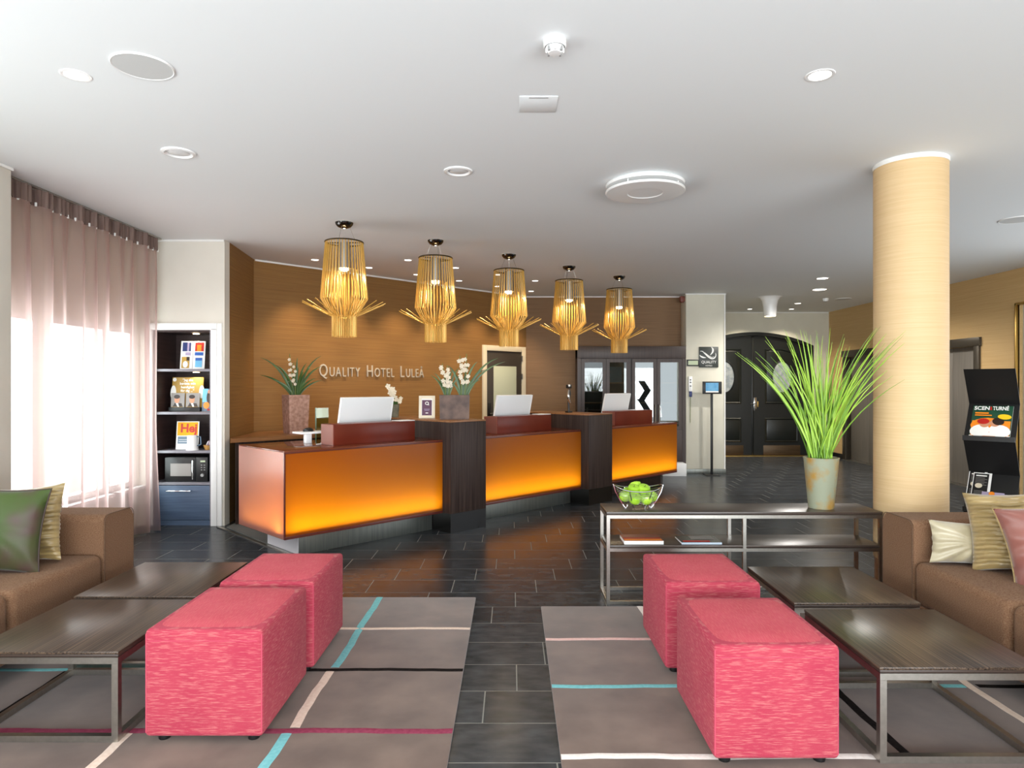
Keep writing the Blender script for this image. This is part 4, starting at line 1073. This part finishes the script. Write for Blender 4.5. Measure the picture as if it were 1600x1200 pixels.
for i, (lab, (x, y)) in enumerate(ol):
    if i == 0: O.location = (x, y, ZR); O['label'] = lab
    else: again(O, lab, (x, y, ZR))

# ------------------------------------------------------------------ coffee tables
def coffee(mat_top='zebrano'):
    t = thing('coffee_table', '', 'coffee table', (0, 0, 0), 0, 'square zebrano coffee tables')
    w, d_, h, q = .622, .655, .366, .026
    bx('tabletop', mat_top, t, (-w / 2, -d_ / 2, h - .011), (w / 2, d_ / 2, h), .0015)
    bx('lower_board', 'zebrano_edge', t, (-w / 2 + .002, -d_ / 2 + .002, h - .024), (w / 2 - .002, d_ / 2 - .002, h - .012), .001)
    zt = h - .025
    for sx in (-1, 1):
        for sy in (-1, 1):
            a, b = sx * (w / 2 - q / 2 - .003), sy * (d_ / 2 - q / 2 - .003)
            bx('leg', 'steel', t, (a - q / 2, b - q / 2, 0), (a + q / 2, b + q / 2, zt - q))
    for z in (0, zt - q):
        for sx in (-1, 1):
            a = sx * (w / 2 - q / 2 - .003)
            lo = -d_ / 2 + .003 + (q if z == 0 else 0); bx('rail', 'steel', t, (a - q / 2, lo, z + .0005), (a + q / 2, -lo, z + q))
            b = sx * (d_ / 2 - q / 2 - .003)
            lo = -w / 2 + .003 + q; bx('rail', 'steel', t, (lo, b - q / 2, z + .0005), (-lo, b + q / 2, z + q))
    return t
T = coffee()
tl = [('dark coffee table by the curtain-side sofa, the one nearer the camera', (-1.892, 3.0)), ('dark coffee table by the curtain-side sofa, the one nearer the niche', (-1.91, 3.70)),
      ('dark coffee table by the column-side sofa, the one nearer the camera', (1.706, 2.852)), ('dark coffee table by the column-side sofa, the one nearer the console', (1.699, 3.60))]
for i, (lab, (x, y)) in enumerate(tl):
    if i == 0: T.location = (x, y, ZR); T['label'] = lab
    else: again(T, lab, (x, y, ZR))

# ------------------------------------------------------------------ console table with its things
t = thing('console_table', 'long dark wood console table with steel frame and lower shelf', 'console table', (.626, 4.4, 0))
CWd, CD, q = 1.825, .33, .022
bx('tabletop', 'zebrano_x', t, (0, 0, .592), (CWd, CD, .612), .0015)
bx('lower_shelf', 'zebrano_x', t, (.004, .004, .372), (CWd - .004, CD - .004, .39), .0015)
for x in (0, CWd / 2 - q / 2, CWd - q):
    for y in (0, CD - q): bx('leg', 'steel', t, (x, y, 0), (x + q, y + q, .568))
for z in (.569, .350):
    for y in (0, CD - q): bx('rail', 'steel', t, (0 if z > .5 else q, y - .001, z), (CWd - (0 if z > .5 else q), y + q, z + .022))
    for x in (0, CWd - q): bx('rail', 'steel', t, (x, q, z), (x + q, CD - q, z + .022))
for x in (0, CWd - q): bx('rail', 'steel', t, (x, q, .0005), (x + q, CD - q, q))
for y in (0, CD - q):
    bx('rail', 'steel', t, (q, y, .0005), (CWd / 2 - q / 2, y + q, q)); bx('rail', 'steel', t, (CWd / 2 + q / 2, y, .0005), (CWd - q, y + q, q))
def book(label, x, y, rz, w, d_, h, cov, extra):
    t = thing('magazine', label, 'magazine', (x, y, .391), rz)
    bx('pages', 'paper', t, (-w / 2 + .002, -d_ / 2 + .0005, .002), (w / 2 - .003, d_ / 2 - .002, h - .002), .001)
    bx('cover', cov, t, (-w / 2, -d_ / 2, h - .0018), (w / 2, d_ / 2, h)); bx('back_cover', cov, t, (-w / 2, -d_ / 2, 0), (w / 2, d_ / 2, .0018))
    if 'white' in label: bx('spine', 'p_white', t, (-w / 2, -d_ / 2 - .0008, 0), (w / 2, -d_ / 2, h - .001))
    p = Print()
    for e in extra: p.rect(*e)
    p.build('cover_print', t, (0, 0, h + .0002), (R(-90), 0, 0))
book('red and orange magazine with white spine on the console lower shelf', .878, 4.525, 0, .262, .19, .024, 'book_red', [(-.125, -.09, .125, -.04, 'p_orange'), (-.125, -.04, .125, -.005, 'p_red')])
book('dark magazine with pale blue spine on the console lower shelf', 1.262, 4.52, 0, .268, .19, .016, 'book_dark', [(-.12, -.09, .06, -.05, 'p_red'), (-.05, -.02, .11, .08, 'p_grey')])
sp = [o for o in bpy.data.objects if o.name.startswith('magazine') and 'dark' in o.get('label', '')][0]
bx('spine', 'p_pale', sp, (-.134, -.0958, .001), (.134, -.095, .014))

# fruit bowl
bx_, by_, bz_ = .862, 4.555, .612
t = thing('fruit_bowl', 'silver wire fruit bowl filled with green apples on console', 'fruit bowl', (bx_, by_, bz_))
def oval_ring(rx, ry, z, lift=0, n=40): return [(rx * math.cos(2 * math.pi * i / n), ry * math.sin(2 * math.pi * i / n), z + lift * abs(math.cos(2 * math.pi * i / n)) ** 3) for i in range(n)]
MB().tube(oval_ring(.165, .115, .125, .032), .004, 6, closed=True).build('rim', 'chrome', t)
for k in range(9):
    u = k / 9
    MB().tube(oval_ring(.075 + .085 * u ** .6, .055 + .056 * u ** .6, .022 + .098 * u, .028 * u), .0014, 5, closed=True).build('wire', 'chrome', t)
for sx in (-1, 1):
    pts = [(.172, .158), (.158, .11), (.128, .055), (.10, .012), (.088, .0), (.075, .016)]
    mb = MB(); cs = [Vector((sx * p, 0, q)) for p, q in pts]
    ra = mb.ring([c + Vector((0, -.014, 0)) for c in cs]); rb = mb.ring([c + Vector((0, .014, 0)) for c in cs])
    rc = mb.ring([c + Vector((-sx * .005, -.014, .002)) for c in cs]); rd = mb.ring([c + Vector((-sx * .005, .014, .002)) for c in cs])
    mb.bridge(ra, rb, False); mb.bridge(rc, rd, False); mb.bridge(ra, rc, False); mb.bridge(rb, rd, False)
    mb.build('handle_strap', 'chrome', t)
    for sy in (-1, 1):
        MB().tube([(sx * .075, sy * .106, .128), (sx * .06, sy * .085, .07), (sx * .042, sy * .055, .02), (sx * .036, sy * .05, .0)], .0035, 6).build('rib', 'chrome', t)
ap = [(-.088, -.006, .080), (.088, -.008, .080), (-.03, -.05, .068), (.045, -.048, .066), (0, .03, .062), (-.06, .052, .088), (.062, .05, .086), (-.032, -.012, .122), (.038, -.008, .124), (-.005, .05, .135), (.004, .006, .058)]
al = ['at the curtain-side end of the wire bowl', 'at the column-side end of the wire bowl', 'low at the front of the wire bowl beside its rib', 'low at the front of the wire bowl, toward the plant', None, 'behind the end apple on the curtain side', 'at the back of the bowl toward the plant', 'on top of the pile, second from the curtain side', 'on top of the pile, toward the plant', 'topmost at the back of the pile', None]
A0 = None
ap = [a for a, l in zip(ap, al) if l]; al = [l for l in al if l]
for i, (x, y, z) in enumerate(ap):
    loc = (bx_ + x, by_ + y, bz_ + z)
    lab = 'green apple ' + al[i]
    if A0 is None:
        A0 = thing('apple', lab, 'apple', loc, 0, 'green apples in the wire bowl')
        MB().lathe([(0, -.032), (.012, -.036), (.026, -.031), (.042, -.012), (.044, .006), (.038, .026), (.02, .034), (.008, .032), (0, .026)], seg=20).build('fruit', 'apple', A0)
        MB().tube([(0, 0, .026), (.003, 0, .042)], .0018, 5).build('stem', 'stem', A0)
    else:
        c = again(A0, lab, loc); c.rotation_euler = (random.uniform(-.6, .6), random.uniform(-.6, .6), random.uniform(0, 6))
# grass in a zinc pot
t = thing('potted_grass', 'tall bright green grass in weathered zinc pot on console', 'potted plant', (2.113, 4.55, .6125))
MB().lathe([(0, 0), (.078, 0), (.082, .01), (.112, .335), (.116, .345), (.110, .347), (.104, .33), (.1, .30), (0, .30)], seg=36).build('pot', 'zinc', t)
MB().lathe([(0, .305), (.1, .305)], seg=24).build('soil', 'soil', t)
for k in range(105):
    a = random.uniform(0, 2 * math.pi); rr = .075 * math.sqrt(random.random())
    b = Vector((rr * math.cos(a), rr * math.sin(a), .305))
    h = random.uniform(.55, .93); side = random.gauss(0, .17)
    if k < 9: side = -random.uniform(.38, .53); h = random.uniform(.72, .86)
    elif k < 20: side = random.uniform(.20, .33); h = random.uniform(.62, .95)
    fw = random.gauss(0, .10) if side < .2 else -random.uniform(.18, .42)
    side = min(side, .31)
    tip = b + Vector((side + b.x * 1.0, fw + b.y * .8, h))
    ctrl = b + Vector((side * .26, (tip.y - b.y) * .3, h * .62))
    blade(bez(b, ctrl, tip, 7), random.uniform(.007, .012), .2).build('blade', 'grass' if random.random() < .72 else 'grass2', t, norm=False)

# ------------------------------------------------------------------ sofas
def sofa(label, sign, xf, yn):
    """local x runs from seat front (0) to the back, y=0 at the near face of the far arm, seats run to -y"""
    t = thing('sofa', label, 'sofa', (xf, yn, ZR), 0, 'brown woven sofas')
    X = lambda a, b: (min(sign * a, sign * b), max(sign * a, sign * b))
    def b_(name, x0, x1, y0, y1, z0, z1, bev, m='brown', par=None, seg=4):
        a, c = X(x0, x1); return bx(name, m, par or t, (a, y0, z0), (c, y1, z1), bev, seg)
    n = 3; cl = .73; L = n * cl
    b_('base', .02, .90, -L - .28, .28, .10, .20, .01)
    def arm(y0, y1):
        a, c = X(0, .98)
        mb = MB(); r = .05; prof_ = []
        for k in range(7):
            an = math.pi / 2 * k / 6; prof_.append((y0 + r - r * math.cos(an), .67 - r + r * math.sin(an)))
        for k in range(7):
            an = math.pi / 2 * k / 6; prof_.append((y1 - r + r * math.sin(an), .67 - r + r * math.cos(an)))
        poly = [(y0, .10)] + prof_ + [(y1, .10)]
        mb.prism(poly, a, c, 'x')
        bmesh.ops.bevel(mb.bm, geom=[e for e in mb.bm.edges if abs(e.verts[0].co.x - e.verts[1].co.x) < 1e-6], offset=.008, segments=2, affect='EDGES')
        o = mb.build('arm', 'brown', t)
        xx = sign * -.001
        MB().tube([(xx, p, q) for p, q in poly], .0022, 5).build('seam', 'brown_seam', o)
    arm(0, .30); arm(-L - .30, -L)
    for k in range(n):
        y1 = -k * cl - .003; y0 = y1 - cl + .006
        b_('seat_cushion', 0, .78, y0, y1, .20, .445, .045, seg=5)
        b_('lower_front', .004, .05, y0, y1, .12, .21, .006)
    b_('backrest', .72, .98, -L + .0, 0, .15, .72, .05)
    for k in range(n): b_('back_cushion', .60, .76, -k * cl - cl + .004, -k * cl - .004, .44, .78, .06)
    for y in (.22, -L - .22):
        for x in (.08, .88): MB().lathe([(.025, 0), (.025, .10)], (sign * x, y, 0), 12).build('foot', 'black', t)
    return t
sofa('brown woven sofa in front of the sheer curtain', -1, -2.40, 3.92)
sofa('brown woven sofa beside the round column', 1, 2.265, 3.765)

def pillow(name, label, cat, m, w, h, th, loc, rot, pleats=0, piping=None, wr=.006):
    t = thing(name, label, cat, loc, 0, 'scatter cushions on the sofas', rot=rot)
    n = 30
    ph = random.uniform(0, 9)
    def side(sg):
        def f(u, v):
            a, b = 2 * u - 1, 2 * v - 1
            x = w / 2 * a * (1 - .09 * (1 - b * b) * abs(a)); z = h / 2 * b * (1 - .09 * (1 - a * a) * abs(b))
            q = (max(0, 1 - abs(a) ** 2.6) * max(0, 1 - abs(b) ** 2.6)) ** .55
            y = sg * th / 2 * q
            cr_ = 1 - q
            y += sg * wr * q ** .3 * math.sin(7 * math.atan2(b, a) * 1.7 + ph + 4 * a) * (.3 + cr_) * (1 if q > .02 else 0)
            if pleats: y += sg * .0045 * math.sin(b * pleats + .8 * math.sin(a * 6 + ph)) * min(1, q * 3)
            return (x, y, h / 2 + z)
        return f
    nn = 60 if pleats else n
    mb = MB().grid(side(-1), n, nn).grid(side(1), n, nn)
    o = mb.build('cover', m, t, weld=True, ang=60)
    if piping:
        f = side(1); P_ = []
        for k in range(12): P_.append(f(k / 12, 0))
        for k in range(12): P_.append(f(1, k / 12))
        for k in range(12): P_.append(f(1 - k / 12, 1))
        for k in range(12): P_.append(f(0, 1 - k / 12))
        MB().tube([(x, 0, z) for x, y, z in P_], .0045, 6, closed=True).build('piping', piping, t)
    return t
ZS = ZR + .445
pillow('cushion', 'shiny green silk cushion with dark piping on curtain-side sofa', 'cushion', 'silk_green', .50, .45, .17, (-2.76, 3.50, ZS), (R(-10), R(3), R(8)), piping='dark_piping', wr=.003)
pillow('cushion', 'gold pleated cushion tucked behind the green silk cushion', 'cushion', 'silk_gold', .44, .43, .14, (-2.735, 3.70, ZS), (R(-12), R(-4), R(4)), pleats=56)
pillow('cushion', 'small champagne satin cushion leaning on the sofa arm by the column', 'cushion', 'silk_cream', .46, .235, .13, (2.535, 3.665, ZS), (R(-8), R(3), R(-3)), wr=.010)
pillow('cushion', 'gold pleated cushion in front of the small champagne cushion', 'cushion', 'silk_gold', .40, .42, .15, (2.64, 3.47, ZS + .012), (R(-10), R(-7), R(-38)), pleats=56)
pillow('cushion', 'copper pink silk cushion beside gold pleated one', 'cushion', 'silk_pink', .46, .44, .15, (2.72, 3.22, ZS - .02), (R(-12), R(-12), R(-30)), piping='silk_gold', wr=.010)

# ------------------------------------------------------------------ magazine rack
RKX, RKY = 3.40, 4.72
t = thing('magazine_rack', 'tall black zigzag magazine rack behind the column-side sofa', 'magazine rack', (RKX, RKY, 0), R(-45))
# local: -y faces the lobby, panels alternate back/front while going down
zs = [1.565, 1.315, 1.06, .81, .555, .305, .05]; ys = [-.095, .095] * 4
for k in range(6):
    (y0, z0), (y1, z1) = (ys[k], zs[k]), (ys[k + 1], zs[k + 1])
    th = .006
    mb = MB(); a = mb.ring([(-.15, y0, z0), (.15, y0, z0), (.15, y1, z1), (-.15, y1, z1)]); b = mb.ring([(-.15, y0 + th, z0), (.15, y0 + th, z0), (.15, y1 + th, z1), (-.15, y1 + th, z1)])
    mb.bridge(a, b); mb.bm.faces.new(a); mb.bm.faces.new(b[::-1])
    mb.build('panel', 'black_matte', t, smooth=False)
    if k % 2: bx('lip', 'black_matte', t, (-.15, y1 - .03, z1), (.15, y1 - .024, z1 + .035))
bx('base_plate', 'black_matte', t, (-.16, -.16, 0), (.16, .16, .05), .004)
def on_panel(k, x, f, w, h):
    """placement of a sheet on upward panel k (1,3,5): returns matrix-like loc/rot for a local XZ sheet"""
    (y0, z0), (y1, z1) = (ys[k], zs[k]), (ys[k + 1], zs[k + 1])
    ang = math.atan2(y0 - y1, z0 - z1)
    dy, dz = (y0 - y1), (z0 - z1); Ln = math.hypot(dy, dz)
    u = f * Ln
    lx, ly, lz = x, y1 + dy / Ln * u - .011, z1 + dz / Ln * u + .004
    c_, s_ = math.cos(R(-45)), math.sin(R(-45))
    return (RKX + c_ * lx - s_ * ly, RKY + s_ * lx + c_ * ly, lz), (-ang, 0, R(-45))
loc, rot = on_panel(1, .0, .02, .21, .29)
t = thing('magazine', 'orange and dark green magazine with embracing couple on black rack', 'magazine', loc, 0, rot=rot)
bx('pages', 'paper', t, (-.118, 0, 0), (.118, .006, .29))
p = Print().rect(-.118, 0, .118, .29, 'mag_green').rect(-.112, .0, .112, .16, 'p_orange').oval(-.02, .12, .10, .065, 'p_orange')
p.oval(-.06, .075, .06, .05, 'p_white', a=.4).oval(.055, .075, .065, .05, 'p_white', a=-.35).rect(-.095, .03, .09, .06, 'p_white')
p.oval(-.035, .135, .032, .034, 'p_skin').oval(-.045, .152, .036, .024, 'p_red').oval(.025, .14, .03, .032, 'p_skin').oval(.042, .152, .036, .03, 'p_hair', a=-.4)
p.rect(-.10, .198, .0, .208, 'p_orange').rect(-.10, .215, -.02, .228, 'p_orange').oval(.075, .192, .04, .022, 'p_yellow', a=-.1).rect(-.118, .0, -.1, .03, 'p_white').rect(.1, .0, .118, .03, 'p_white').rect(-.095, .0, .095, .022, 'black_matte')
p.build('cover_print', t, (0, -.0003, 0))
o, w1_ = text('title', 'SCEN', .044, 'p_white', t, (-.108, -.014, .245), bold=.0014, sx=.86)
o, w2_ = text('title', '&', .044, 'p_red', t, (-.108 + w1_ + .002, -.014, .245), bold=.0014, sx=.5)
o, w3_ = text('title', 'TURN\u00c9', .044, 'p_white', t, (-.108 + w1_ + w2_ + .004, -.014, .245), bold=.0014, sx=.66)
for i, (x, f, lab, dy) in enumerate(((-.095, .02, 'black text leaflet at the back on lower rack panel', .0), (-.065, .0, 'black text leaflet with pale round picture on lower rack panel', -.012))):
    loc, rot = on_panel(3, x, f + .30, .1, .2)
    t = thing('leaflet', lab, 'leaflet', (loc[0] + dy * .7, loc[1] + dy * .7, loc[2] + .002 - i * .002), 0, rot=rot)
    bx('sheet', 'paper', t, (-.052, 0, 0), (.058, .003, .235 - .01 * i))
    p = Print().rect(-.047, .0, .042, .228 - .01 * i, 'black_matte').rect(-.035, .195, .03, .205, 'p_white')
    for k in range(6): p.rect(-.036, .18 - .012 * k, .02 + .015 * (k % 2), .183 - .012 * k, 'p_grey')
    p.oval(-.012, .115, .022, .02, 'frame_cream')
    for k in range(5): p.rect(-.036, .07 - .012 * k, .02 + .012 * (k % 2), .073 - .012 * k, 'p_grey')
    p.build('print', t, (0, -.0003, 0))
for i, (x, lab) in enumerate(((.02, 'lilac picture card with orange round badge on lower rack panel'), (.10, 'small lilac card at the edge of the lower rack panel'))):
    loc, rot = on_panel(3, x, .27, .1, .1)
    t = thing('picture_card', lab, 'card', (loc[0] - .02 + .006 * i, loc[1] - .02 + .006 * i, loc[2]), 0, rot=rot)
    bx('card', 'p_lilac', t, (-.07 + .03 * i, 0, 0), (.06 - .02 * i, .003, .085 - .012 * i))
    p = Print().poly([(-.04, .0), (.03, .0), (.01, .03), (-.02, .025)], 'p_white').oval(-.01, .03, .018, .012, 'p_red').rect(0, .015, .028, .02, 'p_hair')
    if i == 0: p.oval(-.012, .072, .018, .016, 'p_orange')
    p.build('print', t, (0, -.0003, 0))
bpy.data.curves.remove(FC)
